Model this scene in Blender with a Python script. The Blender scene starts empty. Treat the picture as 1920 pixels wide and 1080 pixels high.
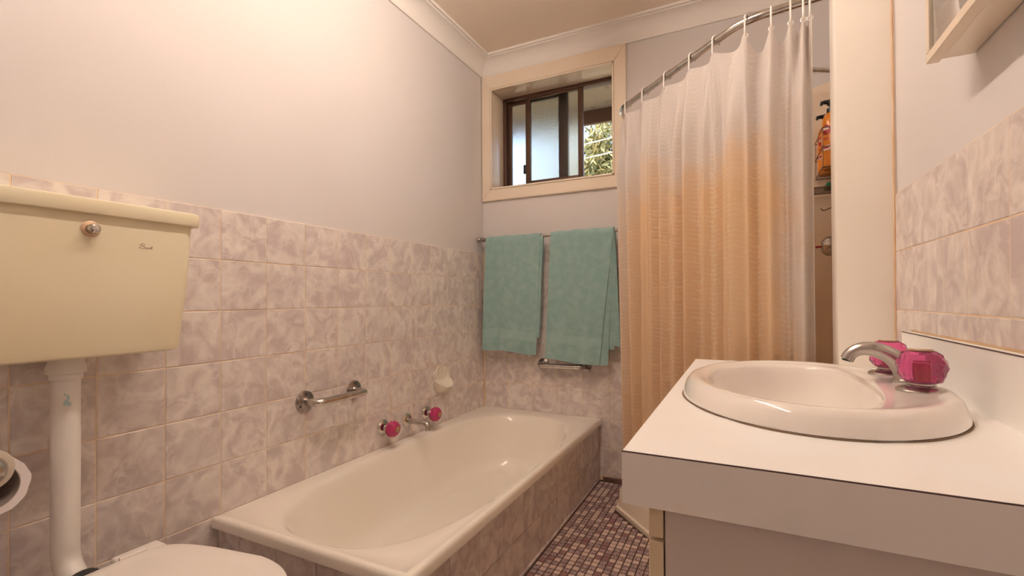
import bpy, bmesh, math, random
from mathutils import Vector, Matrix
random.seed(7)
C = bpy.context.scene.collection
SC = bpy.context.scene
PI = math.pi

# ------------------------------------------------------------------ camera
cam_d = bpy.data.cameras.new('camera'); cam = bpy.data.objects.new('camera', cam_d); C.objects.link(cam)
SC.camera = cam
CAM = Vector((1.39816, -2.45314, 0.95625))
YAW, PITCH, ROLL, FPX, PPY = -0.457681, 0.009452, -0.005277, 884.379, 13.53
_F = Vector((math.sin(YAW)*math.cos(PITCH), math.cos(YAW)*math.cos(PITCH), math.sin(PITCH)))
_R = Vector((math.cos(YAW), -math.sin(YAW), 0)); _U = _R.cross(_F)
_r = _R*math.cos(ROLL)+_U*math.sin(ROLL); _u = -_R*math.sin(ROLL)+_U*math.cos(ROLL)
cam.matrix_world = Matrix(((_r.x, _u.x, -_F.x, CAM.x), (_r.y, _u.y, -_F.y, CAM.y), (_r.z, _u.z, -_F.z, CAM.z), (0, 0, 0, 1)))
cam_d.sensor_width = 36; cam_d.lens = FPX/1920*36; cam_d.shift_y = PPY/1920; cam_d.clip_start = 0.02; cam_d.clip_end = 200

# ------------------------------------------------------------------ world, exposure
w = bpy.data.worlds.new('daylight'); SC.world = w; w.use_nodes = True
nt = w.node_tree; nt.nodes.clear()
sky = nt.nodes.new('ShaderNodeTexSky'); sky.sky_type = 'NISHITA'; sky.sun_disc = False
sky.sun_elevation = math.radians(38); sky.sun_rotation = math.radians(200); sky.dust_density = 4.0; sky.ozone_density = 1.0
bg = nt.nodes.new('ShaderNodeBackground'); bg.inputs['Strength'].default_value = 0.9
out = nt.nodes.new('ShaderNodeOutputWorld')
nt.links.new(sky.outputs[0], bg.inputs[0]); nt.links.new(bg.outputs[0], out.inputs[0])
vs = SC.view_settings
vs.view_transform = 'Standard'; vs.look = 'None'; vs.gamma = 1.0; vs.use_curve_mapping = False
vs.exposure = 0.0
SC.cycles.max_bounces = 12; SC.cycles.diffuse_bounces = 8; SC.cycles.glossy_bounces = 6; SC.cycles.transmission_bounces = 10
SC.cycles.caustics_reflective = False; SC.cycles.caustics_refractive = False

LAMP_POS = (0.81, -1.57, 2.38)
LAMP_POWER = 69.0
LAMP_COL = (1.0, 0.825, 0.69)

# ------------------------------------------------------------------ helpers
def lin(c):
    return tuple((v/255/12.92 if v/255 <= .04045 else ((v/255+.055)/1.055)**2.4) for v in c)

def mat(name, col, rough=.5, metal=0., noise=None, scale=8., bump=0., bscale=60., coat=0., trans=0., ior=1.45, spec=.5, col2=None, lo=.35, hi=.65, coords='Object', alpha=None, sub=None):
    m = bpy.data.materials.new(name); m.use_nodes = True
    n = m.node_tree; p = n.nodes['Principled BSDF']
    p.inputs['Base Color'].default_value = (*col, 1); p.inputs['Roughness'].default_value = rough
    p.inputs['Metallic'].default_value = metal; p.inputs['Coat Weight'].default_value = coat
    p.inputs['Coat Roughness'].default_value = .08
    p.inputs['Transmission Weight'].default_value = trans; p.inputs['IOR'].default_value = ior
    p.inputs['Specular IOR Level'].default_value = spec
    tc = n.nodes.new('ShaderNodeTexCoord')
    if col2 is not None:
        t = n.nodes.new('ShaderNodeTexNoise'); t.inputs['Scale'].default_value = scale; t.inputs['Detail'].default_value = 5
        r = n.nodes.new('ShaderNodeMapRange'); r.inputs['From Min'].default_value = lo; r.inputs['From Max'].default_value = hi
        mx = n.nodes.new('ShaderNodeMix'); mx.data_type = 'RGBA'
        mx.inputs[6].default_value = (*col, 1); mx.inputs[7].default_value = (*col2, 1)
        n.links.new(tc.outputs[coords], t.inputs['Vector']); n.links.new(t.outputs['Fac'], r.inputs['Value'])
        n.links.new(r.outputs['Result'], mx.inputs[0]); n.links.new(mx.outputs[2], p.inputs['Base Color'])
    if bump:
        t2 = n.nodes.new('ShaderNodeTexNoise'); t2.inputs['Scale'].default_value = bscale; t2.inputs['Detail'].default_value = 4
        b = n.nodes.new('ShaderNodeBump'); b.inputs['Strength'].default_value = bump; b.inputs['Distance'].default_value = .004
        n.links.new(tc.outputs[coords], t2.inputs['Vector']); n.links.new(t2.outputs['Fac'], b.inputs['Height'])
        n.links.new(b.outputs['Normal'], p.inputs['Normal'])
    return m

def wpos(o):
    v = Vector((0, 0, 0))
    while o is not None:
        v = v + o.location; o = o.parent
    return v

def link(name, me, m, parent=None, smooth=False):
    o = bpy.data.objects.new(name, me); C.objects.link(o)
    if m is not None:
        for k in (m if isinstance(m, (list, tuple)) else [m]): me.materials.append(k)
    if parent is not None: o.parent = parent
    if smooth:
        me.polygons.foreach_set('use_smooth', [True]*len(me.polygons))
    return o

def obj(name, bm, m, parent=None, smooth=False, sharp=None, origin=None, fixn=True):
    """bm is in world coordinates; stored relative to the parent / origin."""
    if fixn: bmesh.ops.recalc_face_normals(bm, faces=bm.faces)
    base = wpos(parent) if parent is not None else Vector((0, 0, 0))
    loc = Vector((0, 0, 0))
    if origin is not None: loc = Vector(origin)-base
    bmesh.ops.translate(bm, verts=bm.verts, vec=-(base+loc))
    me = bpy.data.meshes.new(name); bm.to_mesh(me); bm.free()
    if sharp is not None:
        smooth = True
        me.set_sharp_from_angle(angle=math.radians(sharp)) if hasattr(me, 'set_sharp_from_angle') else None
    o = link(name, me, m, parent, False)
    if smooth:
        me.polygons.foreach_set('use_smooth', [True]*len(me.polygons))
        if sharp is not None: me.set_sharp_from_angle(angle=math.radians(sharp))
    o.location = loc
    return o

def tag(o, label=None, cat=None, group=None, kind=None):
    if label: o['label'] = label
    if cat: o['category'] = cat
    if group: o['group'] = group
    if kind: o['kind'] = kind
    return o

def thing(name, label, cat, loc=(0, 0, 0), group=None):
    o = bpy.data.objects.new(name, None); C.objects.link(o); o.location = loc; o.empty_display_size = .05
    return tag(o, label, cat, group)

def add_box(bm, x0, x1, y0, y1, z0, z1, bevel=0., seg=2):
    vs_ = [bm.verts.new(p) for p in ((x0, y0, z0), (x1, y0, z0), (x1, y1, z0), (x0, y1, z0), (x0, y0, z1), (x1, y0, z1), (x1, y1, z1), (x0, y1, z1))]
    fs = [bm.faces.new([vs_[i] for i in f]) for f in ((0, 3, 2, 1), (4, 5, 6, 7), (0, 1, 5, 4), (1, 2, 6, 5), (2, 3, 7, 6), (3, 0, 4, 7))]
    if bevel:
        es = list({e for f in fs for e in f.edges})
        bmesh.ops.bevel(bm, geom=es, offset=bevel, segments=seg, profile=.5, affect='EDGES')

def box(name, x0, x1, y0, y1, z0, z1, m, parent=None, bevel=0., seg=2, origin=None):
    bm = bmesh.new(); add_box(bm, x0, x1, y0, y1, z0, z1, bevel, seg)
    if origin is None and parent is None: origin = ((x0+x1)/2, (y0+y1)/2, z0)
    return obj(name, bm, m, parent, sharp=40 if bevel else None, origin=origin)

def frame_axes(axis):
    a = Vector(axis).normalized()
    t = Vector((0, 0, 1)) if abs(a.z) < .9 else Vector((1, 0, 0))
    u = t.cross(a).normalized(); v = a.cross(u)
    return a, u, v

def add_rings(bm, rings, cap0=True, cap1=True, closed=True):
    vr = [[bm.verts.new(p) for p in r] for r in rings]
    n = len(vr[0])
    for a, b in zip(vr[:-1], vr[1:]):
        for i in range(n if closed else n-1):
            j = (i+1) % n
            bm.faces.new((a[i], a[j], b[j], b[i]))
    if cap0: bm.faces.new(vr[0])
    if cap1: bm.faces.new(list(reversed(vr[-1])))
    return vr

def add_lathe(bm, profile, origin, axis=(0, 0, 1), seg=32, cap0=True, cap1=True, mod=None):
    a, u, v = frame_axes(axis); o = Vector(origin); rings = []
    for k, (r, h) in enumerate(profile):
        ring = []
        for i in range(seg):
            t = 2*PI*i/seg
            rr = r*(mod(k, i) if mod else 1.)
            ring.append(o+a*h+u*(rr*math.cos(t))+v*(rr*math.sin(t)))
        rings.append(ring)
    add_rings(bm, rings, cap0, cap1)

def lathe(name, profile, origin, axis, m, parent, seg=32, sharp=35, cap0=True, cap1=True, mod=None):
    bm = bmesh.new(); add_lathe(bm, profile, origin, axis, seg, cap0, cap1, mod)
    return obj(name, bm, m, parent, sharp=sharp)

def smooth_path(pts, per=6):
    """Catmull-Rom through the points"""
    P = [Vector(p) for p in pts]; out_ = []
    for i in range(len(P)-1):
        p0 = P[i-1] if i else P[0]*2-P[1]; p1, p2 = P[i], P[i+1]; p3 = P[i+2] if i+2 < len(P) else P[-1]*2-P[-2]
        for k in range(per):
            t = k/per
            out_.append(.5*((2*p1)+(p2-p0)*t+(2*p0-5*p1+4*p2-p3)*t*t+(-p0+3*p1-3*p2+p3)*t**3))
    out_.append(P[-1]); return out_

def fillet_path(pts, r, n=6):
    P = [Vector(p) for p in pts]; out_ = [P[0]]
    for i in range(1, len(P)-1):
        a = (P[i-1]-P[i]); b = (P[i+1]-P[i]); ra = min(r, a.length*.49, b.length*.49)
        s = P[i]+a.normalized()*ra; e = P[i]+b.normalized()*ra
        for k in range(n+1):
            t = k/n; out_.append((1-t)**2*s+2*t*(1-t)*P[i]+t*t*e)
    out_.append(P[-1]); return out_

def add_tube(bm, path, r, seg=12, closed=False, flat=None):
    P = [Vector(p) for p in path]; n = len(P); rings = []
    t0 = (P[1]-P[0]).normalized(); _, u, v = frame_axes(t0)
    for i in range(n):
        if closed: t = (P[(i+1) % n]-P[i-1]).normalized()
        else: t = (P[min(i+1, n-1)]-P[max(i-1, 0)]).normalized()
        u = (u-t*u.dot(t)).normalized(); v = t.cross(u)
        rr = r[i] if isinstance(r, (list, tuple)) else r
        fl = flat[i] if flat else 1.
        rings.append([P[i]+u*(rr*math.cos(2*PI*k/seg))+v*(rr*fl*math.sin(2*PI*k/seg)) for k in range(seg)])
    if closed:
        rings.append(rings[0]); vr = [[bm.verts.new(p) for p in q] for q in rings[:-1]]; vr.append(vr[0])
        for a, b in zip(vr[:-1], vr[1:]):
            for i in range(seg):
                j = (i+1) % seg; bm.faces.new((a[i], a[j], b[j], b[i]))
    else: add_rings(bm, rings)

def tube(name, path, r, m, parent, seg=12, closed=False, flat=None, sharp=50):
    bm = bmesh.new(); add_tube(bm, path, r, seg, closed, flat)
    return obj(name, bm, m, parent, sharp=sharp)

_tc = {}
def tile(parent, c, U, V, N, w_, h_, t, m, name='tile', ch=.0014, jit=.0005):
    """one wall / floor tile: chamfered slab, its face at c, mesh shared between tiles alike"""
    key = (name, tuple(U), tuple(N), round(w_, 4), round(h_, 4), round(t, 4), m.name)
    me = _tc.get(key)
    if me is None:
        U_, V_, N_ = Vector(U), Vector(V), Vector(N); bm = bmesh.new()
        def ring(ins, d): return [U_*(sx*(w_/2-ins))+V_*(sy*(h_/2-ins))+N_*d for sx, sy in ((-1, -1), (1, -1), (1, 1), (-1, 1))]
        add_rings(bm, [ring(0, -t), ring(0, -ch*.8), ring(ch, 0)])
        bmesh.ops.recalc_face_normals(bm, faces=bm.faces)
        me = bpy.data.meshes.new(name); bm.to_mesh(me); bm.free(); me.materials.append(m); _tc[key] = me
    o = bpy.data.objects.new(name, me); C.objects.link(o); o.parent = parent
    o.location = Vector(c)-wpos(parent)+Vector(N)*random.uniform(-jit, jit)
    return o

# ------------------------------------------------------------------ materials
def tile_mat(name, a, b, c, rough=.24, scale=14):
    m = bpy.data.materials.new(name); m.use_nodes = True; n = m.node_tree; p = n.nodes['Principled BSDF']; L = n.links.new
    tc = n.nodes.new('ShaderNodeTexCoord'); oi = n.nodes.new('ShaderNodeObjectInfo')
    vm = n.nodes.new('ShaderNodeVectorMath'); vm.operation = 'MULTIPLY_ADD'
    cx = n.nodes.new('ShaderNodeCombineXYZ')
    for i, k in enumerate((37., 91., 53.)):
        mm = n.nodes.new('ShaderNodeMath'); mm.operation = 'MULTIPLY'; mm.inputs[1].default_value = k
        L(oi.outputs['Random'], mm.inputs[0]); L(mm.outputs[0], cx.inputs[i])
    vm.inputs[1].default_value = (1, 1, 1)
    L(tc.outputs['Object'], vm.inputs[0]); L(cx.outputs[0], vm.inputs[2])
    # cloudy body
    t1 = n.nodes.new('ShaderNodeTexNoise'); t1.inputs['Scale'].default_value = scale; t1.inputs['Detail'].default_value = 6; t1.inputs['Distortion'].default_value = 1.2
    L(vm.outputs[0], t1.inputs['Vector'])
    r1 = n.nodes.new('ShaderNodeMapRange'); r1.inputs['From Min'].default_value = .38; r1.inputs['From Max'].default_value = .64; L(t1.outputs['Fac'], r1.inputs['Value'])
    mx = n.nodes.new('ShaderNodeMix'); mx.data_type = 'RGBA'; mx.inputs[6].default_value = (*a, 1); mx.inputs[7].default_value = (*b, 1); L(r1.outputs[0], mx.inputs[0])
    # pale veins: thin band of a distorted noise
    t2 = n.nodes.new('ShaderNodeTexNoise'); t2.inputs['Scale'].default_value = scale*1.25; t2.inputs['Detail'].default_value = 6; t2.inputs['Distortion'].default_value = 1.3
    L(vm.outputs[0], t2.inputs['Vector'])
    s = n.nodes.new('ShaderNodeMath'); s.operation = 'SUBTRACT'; s.inputs[1].default_value = .5; L(t2.outputs['Fac'], s.inputs[0])
    ab = n.nodes.new('ShaderNodeMath'); ab.operation = 'ABSOLUTE'; L(s.outputs[0], ab.inputs[0])
    r2 = n.nodes.new('ShaderNodeMapRange'); r2.inputs['From Min'].default_value = .0; r2.inputs['From Max'].default_value = .075; r2.inputs['To Min'].default_value = .45; r2.inputs['To Max'].default_value = 0; L(ab.outputs[0], r2.inputs['Value'])
    t3 = n.nodes.new('ShaderNodeTexNoise'); t3.inputs['Scale'].default_value = scale*.8; L(vm.outputs[0], t3.inputs['Vector'])
    r3 = n.nodes.new('ShaderNodeMapRange'); r3.inputs['From Min'].default_value = .45; r3.inputs['From Max'].default_value = .65; L(t3.outputs['Fac'], r3.inputs['Value'])
    mu = n.nodes.new('ShaderNodeMath'); mu.operation = 'MULTIPLY'; L(r2.outputs[0], mu.inputs[0]); L(r3.outputs[0], mu.inputs[1])
    m2 = n.nodes.new('ShaderNodeMix'); m2.data_type = 'RGBA'; m2.inputs[7].default_value = (*c, 1); L(mx.outputs[2], m2.inputs[6]); L(mu.outputs[0], m2.inputs[0])
    L(m2.outputs[2], p.inputs['Base Color'])
    p.inputs['Roughness'].default_value = rough
    bt = n.nodes.new('ShaderNodeTexNoise'); bt.inputs['Scale'].default_value = 9.; L(vm.outputs[0], bt.inputs['Vector'])
    b_ = n.nodes.new('ShaderNodeBump'); b_.inputs['Strength'].default_value = .05; b_.inputs['Distance'].default_value = .01
    L(bt.outputs['Fac'], b_.inputs['Height']); L(b_.outputs['Normal'], p.inputs['Normal'])
    return m

M = {}
M['tile'] = tile_mat('marbled_mauve_tile', (.565, .495, .495), (.76, .71, .675), (.89, .85, .80))
M['grout'] = mat('tan_grout', (.80, .68, .54), .85, col2=(.68, .50, .33), scale=5, bump=.2, bscale=200)
M['wall'] = mat('pinkish_white_wall_paint', (.675, .652, .655), .62, spec=.25, col2=(.665, .632, .622), scale=1.6, bump=.04, bscale=240)
M['ceiling'] = mat('cream_ceiling_paint', (.86, .77, .67), .6, col2=(.83, .73, .62), scale=2.2, bump=.05, bscale=150)
M['cornice'] = mat('off_white_cornice_paint', (.82, .79, .755), .5)
M['gloss_cream'] = mat('gloss_cream_paint', (.82, .73, .61), .22, col2=(.80, .69, .55), scale=3, bump=.05, bscale=30)
M['nib'] = mat('cream_nib_paint', (.88, .84, .775), .25, col2=(.865, .815, .735), scale=3, bump=.06, bscale=22)
M['sealant'] = mat('aged_orange_sealant', (.60, .37, .20), .6, col2=(.74, .55, .38), scale=14)
M['lining'] = mat('beige_shower_lining', (.86, .74, .60), .35, col2=(.82, .68, .53), scale=3)
M['enamel'] = mat('cream_bath_enamel', (.87, .83, .77), .16, coat=.4, col2=(.85, .81, .735), scale=3)
M['ceramic'] = mat('white_basin_ceramic', (.83, .79, .75), .10, coat=.5)
M['plastic_cream'] = mat('yellowed_cream_plastic', (.84, .78, .585), .33, col2=(.81, .72, .50), scale=4, lo=.4, hi=.8)
M['plastic_white'] = mat('off_white_plastic', (.80, .76, .72), .28)
M['pvc'] = mat('white_plumbing_pipe', (.78, .76, .73), .38, col2=(.70, .63, .53), scale=7, lo=.5, hi=.8)
M['rubber'] = mat('black_rubber', (.03, .028, .027), .55)
M['chrome'] = mat('worn_chrome', (.66, .63, .60), .17, 1.0, col2=(.50, .46, .42), scale=40)
M['satin'] = mat('satin_nickel', (.50, .465, .44), .26, 1.0)
M['dark_steel'] = mat('tarnished_steel', (.40, .365, .35), .28, 1.0, col2=(.25, .21, .19), scale=60)
M['laminate'] = mat('cream_laminate', (.885, .895, .90), .33, col2=(.88, .865, .835), scale=4)
M['laminate_edge'] = mat('greyish_laminate', (.87, .845, .82), .4, col2=(.80, .67, .45), scale=7, lo=.64, hi=.85)
M['panel'] = mat('stained_white_panel', (.68, .615, .575), .42, col2=(.60, .46, .35), scale=9, lo=.60, hi=.80)
M['door_edge'] = mat('yellow_cream_panel_edge', (.78, .66, .47), .45)
M['dark_line'] = mat('dark_laminate_seam', (.09, .055, .055), .6)
M['bronze'] = mat('bronze_anodised_aluminium', (.10, .055, .036), .4, .3)
M['black'] = mat('black_plastic', (.012, .012, .012), .35)
M['brown_cap'] = mat('amber_cap', (.55, .30, .18), .25, trans=.3)
M['pink'] = mat('magenta_acrylic', (.78, .13, .36), .06, trans=.90, ior=1.42)
M['pink_deep'] = mat('deep_pink_acrylic', (.62, .045, .19), .10, trans=.35, ior=1.45)
M['red'] = mat('red_plastic', (.5, .02, .06), .35)
M['mirror'] = mat('mirror_glass', (.86, .87, .85), .015, 1.0)
M['shell'] = mat('cream_soap_dish_ceramic', (.80, .745, .65), .18, coat=.3)
M['paper'] = mat('white_toilet_paper', (.88, .84, .86), .9, bump=.3, bscale=90)
M['card'] = mat('cardboard_core', (.42, .37, .34), .9)
M['orange'] = mat('orange_soap_bottle', (.90, .30, .02), .22, trans=.25, coat=.3)
M['label_red'] = mat('dark_red_label', (.42, .035, .03), .4)
M['label_white'] = mat('pale_label', (.80, .62, .55), .4)
M['green'] = mat('green_plastic', (.02, .16, .07), .4)
M['wire'] = mat('brown_wire', (.20, .12, .075), .45, .7)
M['tray'] = mat('cream_shower_tray', (.80, .71, .59), .25)
M['hookw'] = mat('white_hook_plastic', (.86, .82, .78), .3)
M['script'] = mat('grey_brown_print', (.36, .28, .21), .6)
M['soffit'] = mat('mouldy_soffit_sheet', (.40, .305, .22), .85, col2=(.20, .14, .10), scale=9, lo=.58, hi=.74)
M['fascia'] = mat('brown_fascia', (.16, .085, .055), .6)
M['bark'] = mat('bark', (.18, .12, .08), .9, bump=.5)
M['leaf'] = mat('olive_leaves', (.20, .215, .10), .6, col2=(.33, .29, .13), scale=3, lo=.4, hi=.6)
M['cable'] = mat('pale_cable', (.85, .85, .85), .5)
M['lawn'] = mat('lawn', (.30, .26, .16), .9, col2=(.36, .31, .20), scale=2)
M['skirt'] = mat('dirty_brown_upstand', (.10, .055, .045), .6, col2=(.24, .14, .12), scale=30)
M['mos_cream'] = mat('cream_mosaic', (.60, .47, .42), .5, col2=(.52, .40, .36), scale=20, coords='Object')
M['mos_plum'] = mat('plum_mosaic', (.22, .105, .115), .5, col2=(.27, .14, .14), scale=40)
M['mos_grey'] = mat('mottled_mauve_mosaic', (.46, .36, .35), .55, col2=(.17, .10, .11), scale=170, lo=.42, hi=.58)
M['mos_grout'] = mat('dark_brown_mosaic_grout', (.085, .045, .035), .8)

# terry
def terry(name, col, col2):
    m = mat(name, col, .95, col2=col2, scale=26, bump=.9, bscale=420, spec=.1)
    m.node_tree.nodes['Principled BSDF'].inputs['Sheen Weight'].default_value = .35
    return m
M['towel'] = terry('teal_terry', (.27, .45, .44), (.34, .51, .49))
M['towel_band'] = terry('teal_woven_band', (.32, .50, .485), (.36, .54, .52))

# glass with a woven "linen" pattern
def linen_glass():
    m = mat('linen_pattern_glass', (.93, .94, .92), .30, trans=1.0, ior=1.3)
    n = m.node_tree; L = n.links.new; p = n.nodes['Principled BSDF']; tc = n.nodes.new('ShaderNodeTexCoord')
    hs = []
    for sc in ((14., 1., 160.), (160., 1., 14.)):
        mp = n.nodes.new('ShaderNodeMapping'); mp.inputs['Scale'].default_value = sc
        t = n.nodes.new('ShaderNodeTexNoise'); t.inputs['Scale'].default_value = 1.; t.inputs['Detail'].default_value = 3
        L(tc.outputs['Object'], mp.inputs['Vector']); L(mp.outputs[0], t.inputs['Vector']); hs.append(t)
    a = n.nodes.new('ShaderNodeMath'); a.operation = 'ADD'; L(hs[0].outputs['Fac'], a.inputs[0]); L(hs[1].outputs['Fac'], a.inputs[1])
    b = n.nodes.new('ShaderNodeBump'); b.inputs['Strength'].default_value = .6; b.inputs['Distance'].default_value = .003
    L(a.outputs[0], b.inputs['Height']); L(b.outputs['Normal'], p.inputs['Normal'])
    return m
M['glass'] = linen_glass()

# curtain: woven chevrons, a big orange-brown stain of its own
def curtain_mat():
    m = bpy.data.materials.new('chevron_curtain_fabric'); m.use_nodes = True; n = m.node_tree; L = n.links.new; p = n.nodes['Principled BSDF']
    uv = n.nodes.new('ShaderNodeUVMap'); sx = n.nodes.new('ShaderNodeSeparateXYZ'); L(uv.outputs[0], sx.inputs[0])
    def math_(op, a, b=None, c=None):
        k = n.nodes.new('ShaderNodeMath'); k.operation = op
        for i, v in enumerate((a, b, c)):
            if v is None: continue
            if isinstance(v, (int, float)): k.inputs[i].default_value = v
            else: L(v, k.inputs[i])
        return k.outputs[0]
    def rng(v, a, b, c=0., d=1.):
        k = n.nodes.new('ShaderNodeMapRange'); k.interpolation_type = 'SMOOTHSTEP'
        for i, x in enumerate((a, b, c, d)): k.inputs[i+1].default_value = x
        L(v, k.inputs[0]); return k.outputs[0]
    U, V = sx.outputs[0], sx.outputs[1]     # metres of cloth along the curtain, height
    nz = n.nodes.new('ShaderNodeTexNoise'); nz.inputs['Scale'].default_value = 5.; nz.inputs['Detail'].default_value = 4; L(uv.outputs[0], nz.inputs['Vector'])
    nzv = math_('MULTIPLY_ADD', nz.outputs['Fac'], .50, -.25)
    zz = math_('ADD', V, nzv)
    # stain: sets in below about 1.5 m, keeps off the two ends of the curtain
    st = rng(zz, 1.62, 1.24)
    st = math_('MULTIPLY', st, rng(math_('ADD', U, math_('MULTIPLY', nzv, .5)), 1.22, 1.02))
    st = math_('MULTIPLY', st, rng(math_('ADD', U, math_('MULTIPLY', V, -.18)), -.28, .02, .35, 1.))
    lowfade = rng(V, .9, 1.4, .92, 1.)
    st = math_('MULTIPLY', st, lowfade)
    base = n.nodes.new('ShaderNodeMix'); base.data_type = 'RGBA'
    base.inputs[6].default_value = (.77, .725, .70, 1); base.inputs[7].default_value = (.82, .60, .375, 1); L(st, base.inputs[0])
    # chevron weave: bands of zigzag lines
    zig = math_('ABSOLUTE', math_('SUBTRACT', math_('FRACT', math_('MULTIPLY', U, 1/.055)), .5))
    ph = math_('ADD', math_('MULTIPLY', V, 1/.017), math_('MULTIPLY', zig, 1.1))
    fr = math_('FRACT', ph)
    line = rng(math_('ABSOLUTE', math_('SUBTRACT', fr, .5)), .10, .22, 1., 0.)
    band = rng(math_('ABSOLUTE', math_('SUBTRACT', math_('FRACT', math_('MULTIPLY', U, 1/.11)), .5)), .30, .36, .35, 1.)
    n2 = n.nodes.new('ShaderNodeTexNoise'); n2.inputs['Scale'].default_value = 60.; L(uv.outputs[0], n2.inputs['Vector'])
    line = math_('MULTIPLY', math_('MULTIPLY', line, band), rng(n2.outputs['Fac'], .35, .6))
    mx = n.nodes.new('ShaderNodeMix'); mx.data_type = 'RGBA'; mx.inputs[7].default_value = (.90, .83, .74, 1)
    L(base.outputs[2], mx.inputs[6]); L(math_('MULTIPLY', line, .55), mx.inputs[0])
    L(mx.outputs[2], p.inputs['Base Color']); p.inputs['Roughness'].default_value = .75; p.inputs['Specular IOR Level'].default_value = .25
    b = n.nodes.new('ShaderNodeBump'); b.inputs['Strength'].default_value = .35; b.inputs['Distance'].default_value = .002
    L(line, b.inputs['Height']); L(b.outputs['Normal'], p.inputs['Normal'])
    tr = n.nodes.new('ShaderNodeBsdfTranslucent'); L(mx.outputs[2], tr.inputs['Color'])
    ms = n.nodes.new('ShaderNodeMixShader'); ms.inputs[0].default_value = .34
    L(p.outputs[0], ms.inputs[1]); L(tr.outputs[0], ms.inputs[2]); L(ms.outputs[0], n.nodes['Material Output'].inputs['Surface'])
    return m
M['curtain'] = curtain_mat()

# ================================================================== SETTING
W = 1.7543; YB = -3.3; ZC = 2.38
TP, TH = .15, .15096          # tile pitch, course height
ZT = 1.23                     # top of the tiling

def structure(o): o['kind'] = 'structure'; return o

wall_left = structure(box('wall_left', -.12, -.005, YB-.1, .0, -.02, ZC+.06, M['wall']))
wall_right = structure(box('wall_right', W+.005, W+.12, YB-.1, 0.0, -.02, ZC+.06, M['wall']))
wall_front = structure(box('wall_front', -.005, W+.005, YB-.1, YB, -.02, ZC+.06, M['wall']))
ceiling = structure(box('ceiling', -.12, W+.12, YB-.1, .30, ZC, ZC+.06, M['ceiling']))
# back wall with the window opening
WX0, WX1, WZ0, WZ1 = .056, .797, 1.604, 2.204
bm = bmesh.new()
add_box(bm, -.12, WX0, .005, .2, -.02, ZC); add_box(bm, WX1, W+.12, .005, .2, -.02, ZC)
add_box(bm, WX0, WX1, .005, .2, -.02, WZ0); add_box(bm, WX0, WX1, .005, .2, WZ1, ZC)
wall_back = structure(obj('wall_back', bm, M['wall'], origin=(.8, .1, 0)))

# --- left wall tiles
box('grout', -.0052, -.0012, -2.9, 0, .0, ZT, M['grout'], wall_left)
G = .0024
for k in range(-1, 17):
    y1 = -.0764-TP*k; y0 = y1-TP
    y1 = min(y1, -.001)
    for r in range(8):
        z1 = ZT-TH*r; z0 = z1-TH
        if y0 > -1.62 and r >= 6: continue
        if k == 2 and r == 4: continue      # the soap dish sits here
        tile(wall_left, (0, (y0+y1)/2, (z0+z1)/2), (0, 1, 0), (0, 0, 1), (1, 0, 0), y1-y0-G, TH-G, .005, M['tile'])
# --- back wall tiles
box('grout', 0, 1.07, .0012, .0052, 0, ZT, M['grout'], wall_back)
for k in range(-1, 7):
    x0 = .0097+TP*k; x1 = x0+TP
    x0 = max(x0, .001)
    for r in range(8):
        z1 = ZT-TH*r; z0 = z1-TH
        if x1 < .72 and r >= 6: continue
        if x1-x0 < .012: continue
        tile(wall_back, ((x0+x1)/2, 0, (z0+z1)/2), (1, 0, 0), (0, 0, 1), (0, -1, 0), x1-x0-G, TH-G, .005, M['tile'])
# shower lining sheet, its top edge a little out of level
bm = bmesh.new()
pts = [(1.062, .1), (W, .1), (W, 1.902), (1.062, 1.744)]
add_rings(bm, [[(x, -.004, z) for x, z in pts], [(x, .0049, z) for x, z in pts]])
obj('lining_panel', bm, M['lining'], wall_back)
# --- right wall tiles
box('grout', W+.0012, W+.0052, -2.75, -.9, .70, ZT-.0034, M['grout'], wall_right)
for k in range(-2, 9):
    y1 = -1.1919-TP*k; y0 = y1-TP
    if k == -2: y1 = -.903
    for r in range(3):
        z1 = ZT-.0034-TH*r; z0 = z1-TH
        if r == 2: z0 = .70
        tile(wall_right, (W, (y0+y1)/2, (z0+z1)/2), (0, -1, 0), (0, 0, 1), (-1, 0, 0), y1-y0-G, z1-z0-G, .005, M['tile'])
# nib wall at the shower entry
wall_nib = structure(box('wall_nib', 1.6275, W+.012, -.9, -.81, 0, ZC, M['nib'], bevel=.004))
tube('sealant', [(W-.001, -.9015, .775), (W-.001, -.9015, 1.10), (W-.0012, -.9018, 1.20), (W-.001, -.9015, 1.40), (W-.001, -.9015, 1.95)], [.0024, .0028, .0022, .0026, .0018], M['sealant'], wall_nib, seg=8)

# --- cornices
prof = [(0., 2.284), (.009, 2.284), (.0115, 2.292)]
for i in range(9):
    t = i/8*PI/2
    prof.append((.0115+.062*(1-math.cos(t)), 2.292+.072*math.sin(t)))
prof += [(.0745, 2.369), (.088, 2.369), (.09, 2.374), (.09, 2.3805), (0, 2.3805)]
def cornice(name, fn):
    bm = bmesh.new(); add_rings(bm, [[fn(d, z, e) for d, z in prof] for e in (0, 1)])
    return structure(obj(name, bm, M['cornice'], sharp=25, origin=fn(0, 2.284, 0)))
cornice('trim_1', lambda d, z, e: (-.0049+d, (YB+d if e == 0 else .005-d), z))
cornice('trim_2', lambda d, z, e: ((-.005+d if e == 0 else W+.005-d), .005-d, z))
cornice('trim_3', lambda d, z, e: (W+.005-d, (YB+d if e == 0 else .005-d), z))
cornice('trim_4', lambda d, z, e: ((-.005+d if e == 0 else W+.005-d), YB+d, z))
structure(box('trim_5', .722, .866, -.012, -.0005, 0, .02, M['skirt']))

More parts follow.
